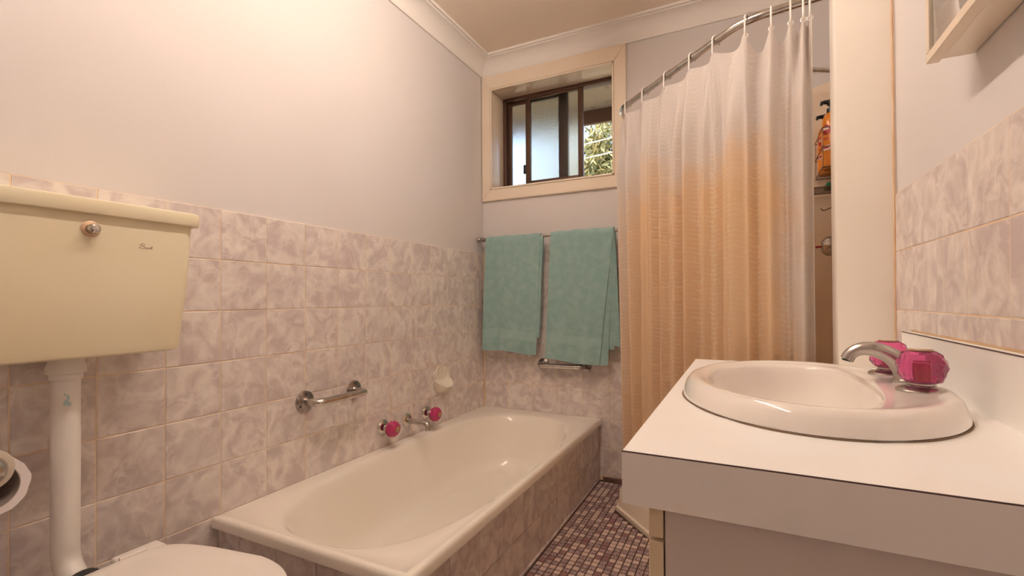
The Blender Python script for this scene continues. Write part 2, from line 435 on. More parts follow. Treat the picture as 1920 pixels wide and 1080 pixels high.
# --- floor: concrete bed with mosaic
floor = structure(box('floor', -.12, W+.12, YB-.1, .2, -.06, -.0014, M['mos_grout']))
MP = .0262
cells = []
rng_ = random.Random(3)
for i in range(0, 43):
    for j in range(0, 130):
        x = .708+MP*(i+.5); y = -.016-MP*(j+.5)
        if x > W-.012: continue
        # under the tray or the cabinet
        if x > .855 and (x > .868 and y > -.324): continue
        if x > .868 and (x-.868) > -(y+.324)*.954-.02 and y > -.9: continue
        if x > 1.31 and y > -1.86: continue
        v = rng_.random()
        kind = 0 if v < .40 else (1 if v < .88 else 2)
        cells.append((x, y, kind))
cells2 = [(x, y, k) for x, y, k in cells]
# the 300 that show largest: in the strip between bath and vanity, nearest first
def px_(p):
    d = Vector(p)-CAM; z = d.dot(_F); return 960+FPX*d.dot(_r)/z, 540+PPY-FPX*d.dot(_u)/z
def seen(c):
    X, Y = px_((c[0], c[1], 0)); return Y < 1092 and X < 1222 and (c[1] < -.05)
vis = [c for c in cells if seen(c)]
vis.sort(key=lambda c: (Vector((c[0], c[1], 0))-CAM).length)
near = set((c[0], c[1]) for c in vis[:296])
mk = [M['mos_cream'], M['mos_grey'], M['mos_plum']]
bms = bmesh.new()
for x, y, k in cells:
    if (x, y) in near:
        tile(floor, (x, y, 0), (1, 0, 0), (0, 1, 0), (0, 0, 1), MP-.0046, MP-.0046, .003, mk[k], 'mosaic_tile', ch=.0012, jit=.0004)
    else:
        dz = rng_.uniform(-.0004, .0004); h = (MP-.0046)/2
        def ring(i_, z_): return [(x+sx*(h-i_), y+sy*(h-i_), z_) for sx, sy in ((-1, -1), (1, -1), (1, 1), (-1, 1))]
        nf = len(bms.faces)
        add_rings(bms, [ring(0, -.003), ring(0, -.001+dz), ring(.0012, dz)], cap0=False)
        bms.faces.ensure_lookup_table()
        for f in bms.faces[nf:]: f.material_index = k
mo = obj('mosaic_field', bms, mk, floor); mo['kind'] = 'stuff'
# rest of the floor left of the strip (below the bath and round the toilet): plain bed of the same mosaic
bms = bmesh.new()
for i in range(0, 27):
    for j in range(61, 126):
        x = .70-MP*(i+.5); y = -.016-MP*(j+.5); h = (MP-.0046)/2; k = 0 if rng_.random() < .4 else (1 if rng_.random() < .8 else 2)
        nf = len(bms.faces)
        add_rings(bms, [[(x+sx*(h-i_), y+sy*(h-i_), z_) for sx, sy in ((-1, -1), (1, -1), (1, 1), (-1, 1))] for i_, z_ in ((0, -.003), (0, -.001), (.0012, 0))], cap0=False)
        bms.faces.ensure_lookup_table()
        for f in bms.faces[nf:]: f.material_index = k
mo = obj('mosaic_field', bms, mk, floor); mo['kind'] = 'stuff'

# ================================================================== WINDOW
win = bpy.data.objects.new('window_1', None); C.objects.link(win); win.location = (.43, 0, 1.54); win['kind'] = 'structure'
AX0, AX1, AZ0, AZ1 = .0005, .858, 1.541, 2.2835
def arch(pts):
    bm = bmesh.new()
    add_rings(bm, [[(x, .005, z) for x, z in pts], [(x, -.012, z) for x, z in pts]])
    bmesh.ops.bevel(bm, geom=[e for e in bm.edges if all(v.co.y < 0 for v in e.verts)], offset=.003, segments=2, affect='EDGES')
    return obj('architrave', bm, M['gloss_cream'], win, sharp=40)
IX0, IX1, IZ0, IZ1 = .058, .795, 1.606, 2.202
arch([(AX0, AZ1), (AX1, AZ1), (IX1, IZ1), (IX0, IZ1)]); arch([(AX0, AZ0), (IX0, IZ0), (IX1, IZ0), (AX1, AZ0)])
arch([(AX0, AZ0), (AX0, AZ1), (IX0, IZ1), (IX0, IZ0)]); arch([(AX1, AZ0), (IX1, IZ0), (IX1, IZ1), (AX1, AZ1)])
# reveal boards with a small bead
for (x0, x1, z0, z1) in ((WX0, WX0+.006, WZ0, WZ1), (WX1-.006, WX1, WZ0, WZ1), (WX0, WX1, WZ0, WZ0+.006), (WX0, WX1, WZ1-.006, WZ1)):
    box('reveal', x0, x1, -.006, .2, z0, z1, M['gloss_cream'], win, bevel=.0015)
for (x0, x1, z0, z1) in ((.058, .068, 1.606, 2.202), (.785, .795, 1.606, 2.202), (.058, .795, 1.606, 1.616), (.058, .795, 2.192, 2.202)):
    box('bead', x0, x1, -.0155, .0, z0, z1, M['gloss_cream'], win, bevel=.002)
# outer aluminium frame
def bar(name, x0, x1, y0, y1, z0, z1, parent): return box(name, x0, x1, y0, y1, z0, z1, M['bronze'], parent, bevel=.002)
fr = bar('frame', .062, .082, .145, .195, 1.61, 2.198, win)
bar('frame', .771, .791, .145, .195, 1.61, 2.198, win)
bar('frame', .082, .771, .140, .195, 2.176, 2.198, win); bar('frame', .082, .771, .145, .195, 1.61, 1.640, win)
# fixed sash behind
def sash(name, x0, x1, st, y0, z0, z1, wl, wr):
    s_ = bpy.data.objects.new(name, None); C.objects.link(s_); s_.parent = win; s_.location = Vector(((x0+x1)/2, y0, z0))-win.location
    bar('stile', x0, x0+wl, y0, y0+.018, z0, z1, s_); bar('stile', x1-wr, x1, y0, y0+.018, z0, z1, s_)
    bar('rail', x0+wl, x1-wr, y0, y0+.018, z1-st, z1, s_); bar('rail', x0+wl, x1-wr, y0, y0+.018, z0, z0+st, s_)
    box('pane', x0+wl-.003, x1-wr+.003, y0+.007, y0+.011, z0+st-.003, z1-st+.003, M['glass'], s_)
    return s_
sash('fixed_sash', .083, .478, .02, .172, 1.64, 2.178, .026, .06)
sl = sash('sliding_sash', .214, .577, .022, .148, 1.652, 2.188, .033, .031)
box('latch', .197, .2145, .150, .162, 1.722, 1.776, M['black'], sl, bevel=.003)
box('sash_stop', .628, .644, .140, .156, 1.640, 1.662, M['black'], win, bevel=.003)

# ================================================================== OUTSIDE
bm = bmesh.new(); add_box(bm, -3.5, 3.5, .2, 1.0, 2.385, 2.40)
soff = structure(obj('trim_6', bm, M['soffit'], origin=(0, .6, 2.385)))
bm = bmesh.new(); add_box(bm, -3.5, 3.5, 1.0, 1.03, 2.283, 2.48)
structure(obj('trim_7', bm, M['fascia'], origin=(0, 1.0, 2.283)))
bm = bmesh.new(); add_box(bm, -25, 25, .25, 60, -.4, -.3)
structure(obj('ground', bm, M['lawn'], origin=(0, 20, -.3)))
def tree(x, y, h, rx, rz, n, label, seed):
    rg = random.Random(seed); t = thing('tree', label, 'tree', (x, y, -.3))
    tube('trunk', smooth_path([(x, y, -.3), (x+.1, y, h*.3), (x-.05, y+.05, h*.62)]), .11, M['bark'], t, seg=10)
    bm = bmesh.new()
    for k in range(7):
        a = 2*PI*k/7
        add_tube(bm, smooth_path([(x, y, h*.35+.1*k), (x+rx*.4*math.cos(a), y+rx*.4*math.sin(a), h*.6), (x+rx*.8*math.cos(a), y+rx*.8*math.sin(a), h*.75)], 3), .035, 6)
    obj('branches', bm, M['bark'], t, smooth=True)
    vs_, fs_ = [], []
    clumps = []
    for k in range(70):
        d = Vector((rg.gauss(0, 1), rg.gauss(0, 1), rg.gauss(0, 1))).normalized()*rg.random()**.4
        clumps.append(Vector((x+d.x*rx, y+d.y*rx, h*.62+d.z*rz)))
    base = Vector((x, y, -.3))
    for k in range(n):
        c = rg.choice(clumps)+Vector((rg.gauss(0, .2), rg.gauss(0, .2), rg.gauss(0, .2)))
        d = Vector((rg.gauss(0, 1), rg.gauss(0, 1), rg.gauss(0, 1)-.6)).normalized(); s_ = d.cross(Vector((rg.gauss(0, 1), rg.gauss(0, 1), rg.gauss(0, 1)))).normalized()
        l_ = rg.uniform(.07, .16); w_ = l_*.22; i = len(vs_)
        for p in (c-d*l_, c+s_*w_, c+d*l_, c-s_*w_): vs_.append(p-base)
        fs_.append((i, i+1, i+2, i+3))
    me = bpy.data.meshes.new('leaves'); me.from_pydata(vs_, [], fs_); me.update()
    o = link('leaves', me, M['leaf'], t); o['kind'] = 'stuff'
    return t
tree(-1.9, 10.2, 6.6, 2.1, 2.5, 26000, 'olive green tree seen through the open right part of the window', 1)
tree(-5.2, 13.5, 5.0, 2.0, 1.6, 7000, 'olive green tree farther left behind the patterned window panes', 4)
for k, (z0, z1) in enumerate(((3.835, 3.885), (3.575, 3.62))):
    a = Vector((-1.275, 6, z0)); b = Vector((-.723, 6, z1)); d = (b-a)/.552
    pts_ = [a+d*s_+Vector((0, 0, .012*(s_/3)**2)) for s_ in (-7, -5, -3, -1, 0, 1, 3, 5, 7)]
    o = tube('power_line', pts_, .009, M['cable'], None, seg=6)
    tag(o, ('upper' if k == 0 else 'lower')+' white overhead cable crossing in front of the tree outside the window', 'cable', 'overhead cables outside')

# ================================================================== ADDED LAMP (unseen; long batten shape assumed, to light the room evenly)
lamp = thing('added_ceiling_light', 'assumed long batten light, unseen on the ceiling, added to light the room evenly', 'light', LAMP_POS)
LX, LY, LZ = LAMP_POS
box('batten', LX-.035, LX+.035, LY-.80, LY+.80, LZ-.045, LZ, M['plastic_white'], lamp, bevel=.006)
for s_ in (-1, 1): box('end_holder', LX-.022, LX+.022, LY+s_*.772-.012, LY+s_*.772+.012, LZ-.10, LZ-.045, M['plastic_white'], lamp, bevel=.004)
em = bpy.data.materials.new('lit_tube'); em.use_nodes = True; n_ = em.node_tree
p_ = n_.nodes['Principled BSDF']; p_.inputs['Base Color'].default_value = (.9, .9, .9, 1)
p_.inputs['Emission Color'].default_value = (*LAMP_COL, 1); p_.inputs['Emission Strength'].default_value = LAMP_POWER
lathe('tube', [(.001, 0), (.019, 0), (.019, 1.52), (.001, 1.52)], (LX, LY-.76, LZ-.078), (0, 1, 0), em, lamp, seg=16)

# ================================================================== BATH
BL, BW, BZ = 1.603, .716, .33
def superell(cx, cy, a, b, n, N=96):
    """superellipse sampled evenly along its length, from +x anticlockwise"""
    Q = []
    K = 1600
    for i in range(K):
        t = 2*PI*i/K; c_, s_ = math.cos(t), math.sin(t); d = (abs(c_)**n+abs(s_)**n)**(-1/n)
        Q.append((cx+a*c_*d, cy+b*s_*d))
    L_ = [0.]
    for i in range(K): L_.append(L_[-1]+math.dist(Q[i], Q[(i+1) % K]))
    out_ = []; j = 0
    for i in range(N):
        g = L_[-1]*i/N
        while L_[j+1] < g: j += 1
        f_ = (g-L_[j])/max(1e-9, L_[j+1]-L_[j]); p, q = Q[j], Q[(j+1) % K]
        out_.append((p[0]+(q[0]-p[0])*f_, p[1]+(q[1]-p[1])*f_))
    return out_
def ray_rect(P, cx, cy, x0, x1, y0, y1):
    out_ = []
    for px, py in P:
        dx, dy = px-cx, py-cy; k = 1e9
        if abs(dx) > 1e-9: k = min(k, ((x1 if dx > 0 else x0)-cx)/dx)
        if abs(dy) > 1e-9: k = min(k, ((y1 if dy > 0 else y0)-cy)/dy)
        out_.append([cx+dx*k, cy+dy*k])
    for qx, qy in ((x0, y0), (x1, y0), (x1, y1), (x0, y1)):
        j = min(range(len(out_)), key=lambda i: (out_[i][0]-qx)**2+(out_[i][1]-qy)**2); out_[j] = [qx, qy]
    return out_
def lerp_ring(A, B, t): return [(a[0]+(b[0]-a[0])*t, a[1]+(b[1]-a[1])*t) for a, b in zip(A, B)]
bath = thing('bathtub', 'cream enamel bathtub let into a tiled hob along the left wall', 'bathtub', (.36, -.8, 0))
N_ = 160
oc, ob = .366, -.836
inner = superell(oc, ob, .314, .728, 3.0, N_)
def inset(d): return ray_rect(inner, oc, ob, .0006, BW-d, -BL+d, -.0006)
rings = []
def R(o_, z): rings.append([(x, y, min(z, BZ-.0046) if (x < .001 or y > -.001) else z) for x, y in o_])
R(inset(.012), BZ-.034); R(inset(.0), BZ-.033); R(inset(.0), BZ-.012); R(inset(.003), BZ-.004); R(inset(.009), BZ-.0); R(inset(.018), BZ+.0005); R(inset(.026), BZ-.004)
R(lerp_ring(inset(.026), inner, .45), BZ-.0045)
R(superell(oc, ob, .324, .738, 3.0, N_), BZ-.005)
R(superell(oc, ob, .316, .730, 3.0, N_), BZ-.007); R(superell(oc, ob, .309, .722, 3.0, N_), BZ-.013); R(superell(oc, ob, .303, .713, 3.0, N_), BZ-.024)
for f_ in (.12, .25, .4, .55, .7, .82):
    z = BZ-.024-(.262*f_)
    R(superell(oc, ob+.03*f_, .303-.055*f_, .713-.13*f_, 3.0, N_), z)
R(superell(oc, ob+.028, .240, .565, 3.0, N_), BZ-.262); R(superell(oc, ob+.03, .222, .535, 3.0, N_), BZ-.276); R(superell(oc, ob+.03, .19, .48, 2.8, N_), BZ-.283)
R(superell(oc, ob+.03, .08, .22, 2.4, N_), BZ-.286); R(superell(oc, ob+.03, .01, .02, 2, N_), BZ-.287)
bm = bmesh.new(); add_rings(bm, rings, cap0=False)
shell_ = obj('tub_shell', bm, M['enamel'], bath, sharp=85)
lathe('drain_waste', [(.001, .003), (.026, .003), (.03, .001), (.03, 0)], (oc-.02, ob-.40, BZ-.2855), (0, 0, 1), M['chrome'], bath, seg=24)
# small dark specks and a leaf fragment lying in the tub
hob = thing('bath_hob', 'tiled hob enclosing the side and end of the bathtub', 'bath surround', (.36, -.8, 0))
bm = bmesh.new()
add_box(bm, .66, .6955, -1.581, -.001, 0, .295); add_box(bm, .001, .66, -1.581, -1.545, 0, .295)
obj('core', bm, M['grout'], hob)
HX, HY = .70, -1.585
TS = .1552
for k in range(-1, 11):
    y1 = -.016-TS*k; y0 = y1-TS
    y1 = min(y1, -.001); y0 = max(y0, HY+.001)
    if y1-y0 < .012: continue
    for (z0, z1) in ((.012, .142), (.142, .297)):
        tile(hob, (HX, (y0+y1)/2, (z0+z1)/2), (0, 1, 0), (0, 0, 1), (1, 0, 0), y1-y0-G, z1-z0-G, .006, M['tile'])
for k in range(5):
    x1 = (.100, .2525, .405, .5575, .699)[k]; x0 = (.001, .100, .2525, .405, .5575)[k]
    for (z0, z1) in ((.012, .142), (.142, .297)):
        tile(hob, ((x0+x1)/2, HY, (z0+z1)/2), (1, 0, 0), (0, 0, 1), (0, -1, 0), x1-x0-G, z1-z0-G, .006, M['tile'])
box('base_fillet', .694, .706, HY-.005, -.001, 0, .012, M['tile'], hob, bevel=.003)

# ---- bath taps and spout on the left wall
def knob_profile(r, h):
    return [(r*.50, 0), (r*.78, h*.10), (r*.97, h*.33), (r, h*.5), (r*.97, h*.67), (r*.78, h*.88), (r*.56, h)]
def faceted(seg): return lambda k, i: 1.0 if (k+i) % 2 == 0 else .90
def bath_tap(y, z, label):
    t = thing('bath_tap', label, 'tap', (0, y, z), 'faceted pink bath taps')
    lathe('flange', [(.0335, 0), (.0335, .003), (.030, .007), (.022, .011), (.014, .014), (.012, .03), (.001, .03)], (0, y, z), (1, 0, 0), M['chrome'], t)
    lathe('stem', [(.010, .028), (.010, .05)], (0, y, z), (1, 0, 0), M['chrome'], t, seg=16)
    k_ = lathe('knob', knob_profile(.0355, .050), (.030, y, z), (1, 0, 0), M['pink_deep'], t, seg=16, sharp=8, mod=faceted(16))
    lathe('cap', [(.0135, 0), (.0135, .003), (.011, .0045), (.001, .0045)], (.0795, y, z), (1, 0, 0), M['brown_cap'], k_, seg=20)
    return t
bath_tap(-.877, .411, 'pink faceted bath tap left of the bath spout, nearer the grab rail')
bath_tap(-.570, .406, 'pink faceted bath tap right of the bath spout, below the soap dish')
sp = thing('bath_spout', 'chrome bath spout with round wall flange between the two pink taps', 'spout', (0, -.716, .404))
lathe('flange', [(.031, 0), (.031, .003), (.027, .007), (.016, .011), (.001, .011)], (0, -.716, .404), (1, 0, 0), M['chrome'], sp)
tube('pipe', fillet_path([(.008, -.716, .404), (.115, -.716, .400), (.122, -.716, .370)], .03, 8), .0125, M['chrome'], sp, seg=16)

# ---- grab rails
def grab_rail(p0, p1, nrm, off, label, name='grab_rail', rb=.0140, rf=.038):
    p0, p1, nrm = Vector(p0), Vector(p1), Vector(nrm)
    t = thing(name, label, 'grab rail', p0)
    for p in (p0, p1):
        fl = lathe('flange', [(rf, 0), (rf, .003), (rf*.9, .0055), (.017, .010), (.013, .016)], p, nrm, M['dark_steel'], t, seg=32)
        for a in (90, 210, 330):
            _, u_, v_ = frame_axes(nrm); q = p+u_*(rf*.70*math.cos(math.radians(a)))+v_*(rf*.70*math.sin(math.radians(a)))
            lathe('screw', [(.0042, .0), (.0042, .0085), (.0005, .0095)], q, nrm, M['rubber'], fl, seg=10)
    tube('bar', fillet_path([p0+nrm*.006, p0+nrm*off, p1+nrm*off, p1+nrm*.006], .04, 10), rb, M['chrome'], t, seg=18)
    return t
grab_rail((0, -1.279, .600), (0, -1.045, .600), (1, 0, 0), .068, 'chrome grab rail on the left wall above the bathtub')
grab_rail((.385, 0, .592), (.628, 0, .597), (0, -1, 0), .058, 'chrome grab rail on the back wall below the towels', rf=.034)

# ---- shell soap dish, takes the place of one tile
sd = thing('soap_dish', 'cream scallop shell soap dish set among the tiles of the left wall', 'soap dish', (0, -.4514, .5505))
bm = bmesh.new()
y0, y1, z0, z1 = -.5264+.0012, -.3764-.0012, ZT-5*TH+.0012, ZT-4*TH-.0012
add_box(bm, -.005, .0008, y0, y1, z0, z1, .001, 1)
obj('backing_tile', bm, M['tile'], sd)
yc, zc_ = -.4514, .553
NA = 72
def rim_pt(t):
    c_, s_ = math.cos(t), math.sin(t); dn = max(0., -s_)
    return Vector((.012+.046*dn**.8, yc+.066*c_, zc_+(.072*s_ if s_ > 0 else .036*s_)))
def back_pt(t, k):
    c_, s_ = math.cos(t), math.sin(t)
    p = rim_pt(t); q = Vector((.004, yc, zc_+.008)); v = q.lerp(p, k); v.x = .004+(p.x-.004)*k**2.6
    ph = math.atan2(v.y-yc, v.z-(zc_-.055))
    if .1 < k < .97: v.x += .0030*math.cos(ph*17)*min(1, k*1.6)*min(1, (1-k)*6)
    return v
rings = []
for f_ in (0., .35, .7, .9, .98):           # outside: from the wall up to the rim
    ring = []
    for i in range(NA):
        t = 2*PI*i/NA; c_, s_ = math.cos(t), math.sin(t); p = rim_pt(t)
        w_ = Vector((.0, yc+.060*c_, zc_+(.068*s_ if s_ > 0 else .070*s_)))
        v = w_.lerp(p, f_); v.x = p.x*f_**1.25+.0004
        if s_ < 0: v.z -= .012*math.sin(PI*f_)*-s_
        ring.append(v)
    rings.append(ring)
rings.append([rim_pt(2*PI*i/NA)+Vector((.0015, 0, 0)) for i in range(NA)])
for k in (.95, .90, .82, .72, .6, .48, .36, .24, .12, .02): rings.append([back_pt(2*PI*i/NA, k) for i in range(NA)])
bm = bmesh.new(); add_rings(bm, rings)
obj('shell', bm, M['shell'], sd, sharp=75)

# ================================================================== TOWELS
rail = thing('towel_rail', 'thin chrome towel rail on the back wall under the window', 'towel rail', (.03, -.07, 1.305))
ZR = 1.3055
lathe('rail', [(.0085, 0), (.0085, .845)], (.035, -.07, ZR), (1, 0, 0), M['chrome'], rail, seg=18)
for x in (.035, .88):
    lathe('bracket', [(.016, 0), (.016, .004), (.010, .010), (.0085, .05), (.012, .058), (.014, .068), (.014, .074), (.010, .084), (.001, .087)], (x, 0.0, ZR), (0, -1, 0), M['dark_steel'], rail, seg=20)
for x, s_ in ((.035, -1),):
    lathe('end_knob', [(.010, 0), (.010, .006), (.007, .009), (.013, .014), (.0155, .021), (.013, .028), (.005, .032), (.001, .0325)], (x, -.07, ZR), (s_, 0, 0), M['dark_steel'], rail, seg=20)

def cloth_strip(name, m, parent, fn, nu, nv, thick=.004):
    """fn(u,v) -> centre point; two skins made with a solidify-like offset"""
    P = [[Vector(fn(i/nu, j/nv)) for i in range(nu+1)] for j in range(nv+1)]
    bm = bmesh.new()
    nrm = [[None]*(nu+1) for _ in range(nv+1)]
    for j in range(nv+1):
        for i in range(nu+1):
            a = P[j][min(i+1, nu)]-P[j][max(i-1, 0)]; b = P[min(j+1, nv)][i]-P[max(j-1, 0)][i]
            q = a.cross(b); nrm[j][i] = q.normalized() if q.length > 1e-9 else Vector((0, -1, 0))
    rings = []
    for j in range(nv+1):
        f = [P[j][i]+nrm[j][i]*thick/2 for i in range(nu+1)]; bk = [P[j][i]-nrm[j][i]*thick/2 for i in range(nu, -1, -1)]
        rings.append(f+bk)
    add_rings(bm, rings)
    return obj(name, bm, m, parent, sharp=70)

def drape(x0t, x1t, x0b, x1b, zf0, zf1, zb, yoff, seed, amp=.006, band=None):
    """sheet over the rail: front bottom heights zf0 (left) zf1 (right), back bottom zb"""
    rg = random.Random(seed); ph = [rg.uniform(0, 6.28) for _ in range(6)]
    rr = .0125+yoff
    def fn(u, v):
        # v: 0 front bottom .. 1 back bottom
        zf = zf0+(zf1-zf0)*u+.004*math.sin(7*u+ph[4])
        Lf = ZR-zf; La = PI*rr; Lb = ZR-zb; T = Lf+La+Lb; s = v*T
        if s < Lf:
            h = s/Lf; z = zf+s; y = -.07-rr; q = 1-h
        elif s < Lf+La:
            a = (s-Lf)/rr; y = -.07-rr*math.cos(a); z = ZR+rr*math.sin(a); q = 0
        else:
            d = s-Lf-La; z = ZR-d; y = -.07+rr; q = d/max(Lf, .01)
        x = (x0t+(x1t-x0t)*u)*(1-q)+(x0b+(x1b-x0b)*u)*q
        wv = amp*q*(math.sin(9*u+ph[0]+1.5*q)+.6*math.sin(17*u+ph[1]-q*2)+.25*math.sin(31*u+ph[2]))
        y += wv*(1 if y < -.07 else -.5)
        z += .0015*math.sin(23*u+ph[3])*(1-q)
        return (x, y, z)
    return fn
tw1 = thing('towel', 'teal bath towel folded once, left of the two on the towel rail', 'towel', (.22, -.08, 1.31), 'teal towels on the rail')
f1 = drape(.066, .405, .040, .372, .672, .655, .76, .0, 5)
cloth_strip('cloth', M['towel'], tw1, f1, 40, 90, .006)
def band_fn(fn, v0, v1, dy=-.0032):
    def g(u, v):
        p = fn(.004+u*.992, v0+(v1-v0)*v); return (p[0], p[1]+dy, p[2])
    return g
cloth_strip('woven_band', M['towel_band'], tw1, band_fn(f1, .060, .100), 36, 6, .0022)
cloth_strip('inner_fold', M['towel'], tw1, drape(.10, .418, .08, .392, .76, .745, .78, -.0045, 6, .002), 24, 60, .005)
tw2 = thing('towel', 'teal bath towel folded in several layers, right of the two on the towel rail', 'towel', (.63, -.08, 1.31), 'teal towels on the rail')
f2 = drape(.466, .806, .431, .729, .637, .614, .72, .004, 8)
cloth_strip('cloth', M['towel'], tw2, f2, 40, 90, .006)
cloth_strip('woven_band', M['towel_band'], tw2, band_fn(f2, .072, .105), 36, 6, .0022)
for (xt0, xt1, xb0, xb1, zf0, zf1, yo, sd_) in ((.53, .810, .52, .772, .63, .617, .0, 9), (.56, .8105, .56, .805, .712, .702, -.003, 10), (.60, .811, .60, .836, .725, .718, -.006, 11)):
    cloth_strip('inner_fold', M['towel'], tw2, drape(xt0, xt1, xb0, xb1, zf0, zf1, .75, yo, sd_, .003), 24, 70, .0035)

# ================================================================== SHOWER
tray = thing('shower_tray', 'cream corner shower tray with an angled front on the mosaic floor', 'shower tray', (1.3, -.45, 0))
tp = [(.868, -.0005), (.868, -.324), (1.395, -.897), (1.6265, -.897), (1.6265, -.808), (W+.003, -.808), (W+.003, -.0005)]
def poly_inset(P, d):
    n = len(P); out_ = []
    for i in range(n):
        a, b, c = Vector((*P[i-1], 0)), Vector((*P[i], 0)), Vector((*P[(i+1) % n], 0))
        e1, e2 = (b-a).normalized(), (c-b).normalized()
        n1, n2 = Vector((-e1.y, e1.x, 0)), Vector((-e2.y, e2.x, 0))
        k = (n1+n2)/(1+n1.dot(n2)); q = b+k*d; out_.append((q.x, q.y))
    return out_
def tring(d, z): return [(x, y, z) for x, y in poly_inset(tp, d)]
bm = bmesh.new()
add_rings(bm, [tring(0, 0), tring(0, .018), tring(.004, .020), tring(.010, .022), tring(.016, .094), tring(.019, .1), tring(.024, .103), tring(.055, .103), tring(.062, .098), tring(.075, .05), tring(.10, .045)])
obj('basin_shell', bm, M['tray'], tray, sharp=35)
lathe('drain', [(.04, 0), (.04, .003), (.03, .004), (.001, .004)], (1.35, -.35, .045), (0, 0, 1), M['chrome'], tray, seg=24)

ZRAIL = 1.852
E1, E2 = Vector((.878, -.232, ZRAIL)), Vector((1.406, -.764, ZRAIL))
cr = thing('shower_curtain_rail', 'bent chrome tube rail carrying the shower curtain', 'curtain rail', (1.2, -.5, ZRAIL))
path = fillet_path([(.878, -.003, ZRAIL), E1, E2, (W-.003, -.800, ZRAIL+.012)], .07, 12)
path[0] = Vector((.878, -.003, ZRAIL))
tube('tube', path, .0125, M['chrome'], cr, seg=18)
lathe('flange', [(.026, 0), (.026, .004), (.018, .009), (.0128, .012)], (.878, 0.0, ZRAIL), (0, -1, 0), M['chrome'], cr, seg=24)

# curtain ---------------------------------------------------------------
SD = (E2-E1).length
dD = (E2-E1).normalized(); dX = (Vector((W, -.800, 0))-Vector((E2.x, E2.y, 0))).normalized()
def rail_pt(s):
    if s < SD: p = E1+dD*s
    else: p = Vector((E2.x, E2.y, ZRAIL))+dX*(s-SD)
    # round the elbow
    e = .05; k = abs(s-SD)
    if k < e:
        m_ = (Vector((E2.x, E2.y, ZRAIL))-dD*e)*.5+(Vector((E2.x, E2.y, ZRAIL))+dX*e)*.5
        c = (Vector((E2.x, E2.y, ZRAIL))+m_)*.5; q = 1-k/e; p = p.lerp(c, q*.55)
    return p
def rail_n(s):
    nD = Vector((dD.y, -dD.x, 0)); nX = Vector((dX.y, -dX.x, 0))
    t = min(1, max(0, (s-SD+.06)/.12)); return nD.lerp(nX, t).normalized()
HK = [.070, .205, .355, .505, .625, .760, .826, .878, .911, .928]
S0, S1 = -.012, .931
FULL = []  # extra cloth between hooks
def hook_phase(s):
    """continuous: integer at each hook"""
    if s <= HK[0]: return (s-HK[0])/(HK[1]-HK[0])
    for i in range(9):
        if s <= HK[i+1]: return i+(s-HK[i])/(HK[i+1]-HK[i])
    return 9+(s-HK[9])/.03
def curt(s, v):
    """v 0 top .. 1 bottom"""
    ph = hook_phase(s); fr_ = ph-math.floor(ph); i = int(math.floor(ph))
    sag_amt = (.003, .004, .005, .006, .020, .062, .054, .036, .020, .01)[min(max(i, 0), 9)] if i >= 0 else .012
    sag = sag_amt*(math.sin(PI*fr_)**1.0 if i < 9 else 0)
    ztop = 1.806-sag; zbot = .125+.004*math.sin(ph*3)
    z = ztop+(zbot-ztop)*v
    amp_t = .013 if s < .62 else .018
    amp_b = .025 if s < .62 else .025
    e = min(1, v*7)
    big = math.cos(2*PI*ph)                       # gathers outwards at each hook
    low = math.sin(2*PI*(s/.098)+.8+1.7*math.sin(s*13+.5)) + .42*math.sin(2*PI*(s/.047)+1.1+1.2*math.sin(s*21))+.3*math.sin(2*PI*s/.21+v*1.6)
    d = amp_t*big*(1-e*.75)+amp_b*low*e*(.8+.2*v)
    if s > .86: d += .012*e*math.sin(2*PI*(s/.045))
    p = rail_pt(s); n_ = rail_n(s)
    tgt = Vector((p.x, p.y, z))+n_*(d+.0)
    # the near bottom hangs a little out towards the left
    tgt += Vector((.042*v, -.012*v, 0))*max(0, 1-s/.35)
    return tgt
NU, NV = 420, 90
vs_, fs_, uvs = [], [], []
acc = 0; last = None; ul = []
for i in range(NU+1):
    s = S0+(S1-S0)*i/NU
    q = curt(s, .5)
    if last is not None: acc += (q-last).length
    last = q; ul.append(s*1.28)
for j in range(NV+1):
    v = (j/NV)**1.35
    for i in range(NU+1):
        s = S0+(S1-S0)*i/NU; p = curt(s, v); vs_.append(p); uvs.append((ul[i], p.z))
for j in range(NV):
    for i in range(NU):
        a = j*(NU+1)+i; fs_.append((a, a+1, a+NU+2, a+NU+1))
cu = thing('shower_curtain', 'off-white chevron shower curtain with a large orange-brown stain', 'curtain', (1.2, -.5, ZRAIL-.05))
base = Vector(cu.location)
me = bpy.data.meshes.new('cloth'); me.from_pydata([p-base for p in vs_], [], fs_); me.update()
uvl = me.uv_layers.new(name='UVMap')
for l in me.loops: uvl.data[l.index].uv = uvs[l.vertex_index]
o = link('cloth', me, M['curtain'], cu, smooth=True)
# hem at the free edge
bm = bmesh.new(); add_tube(bm, [curt(S1, j/40) for j in range(41)], .0022, 6)
obj('edge_hem', bm, M['hookw'], cu, smooth=True)

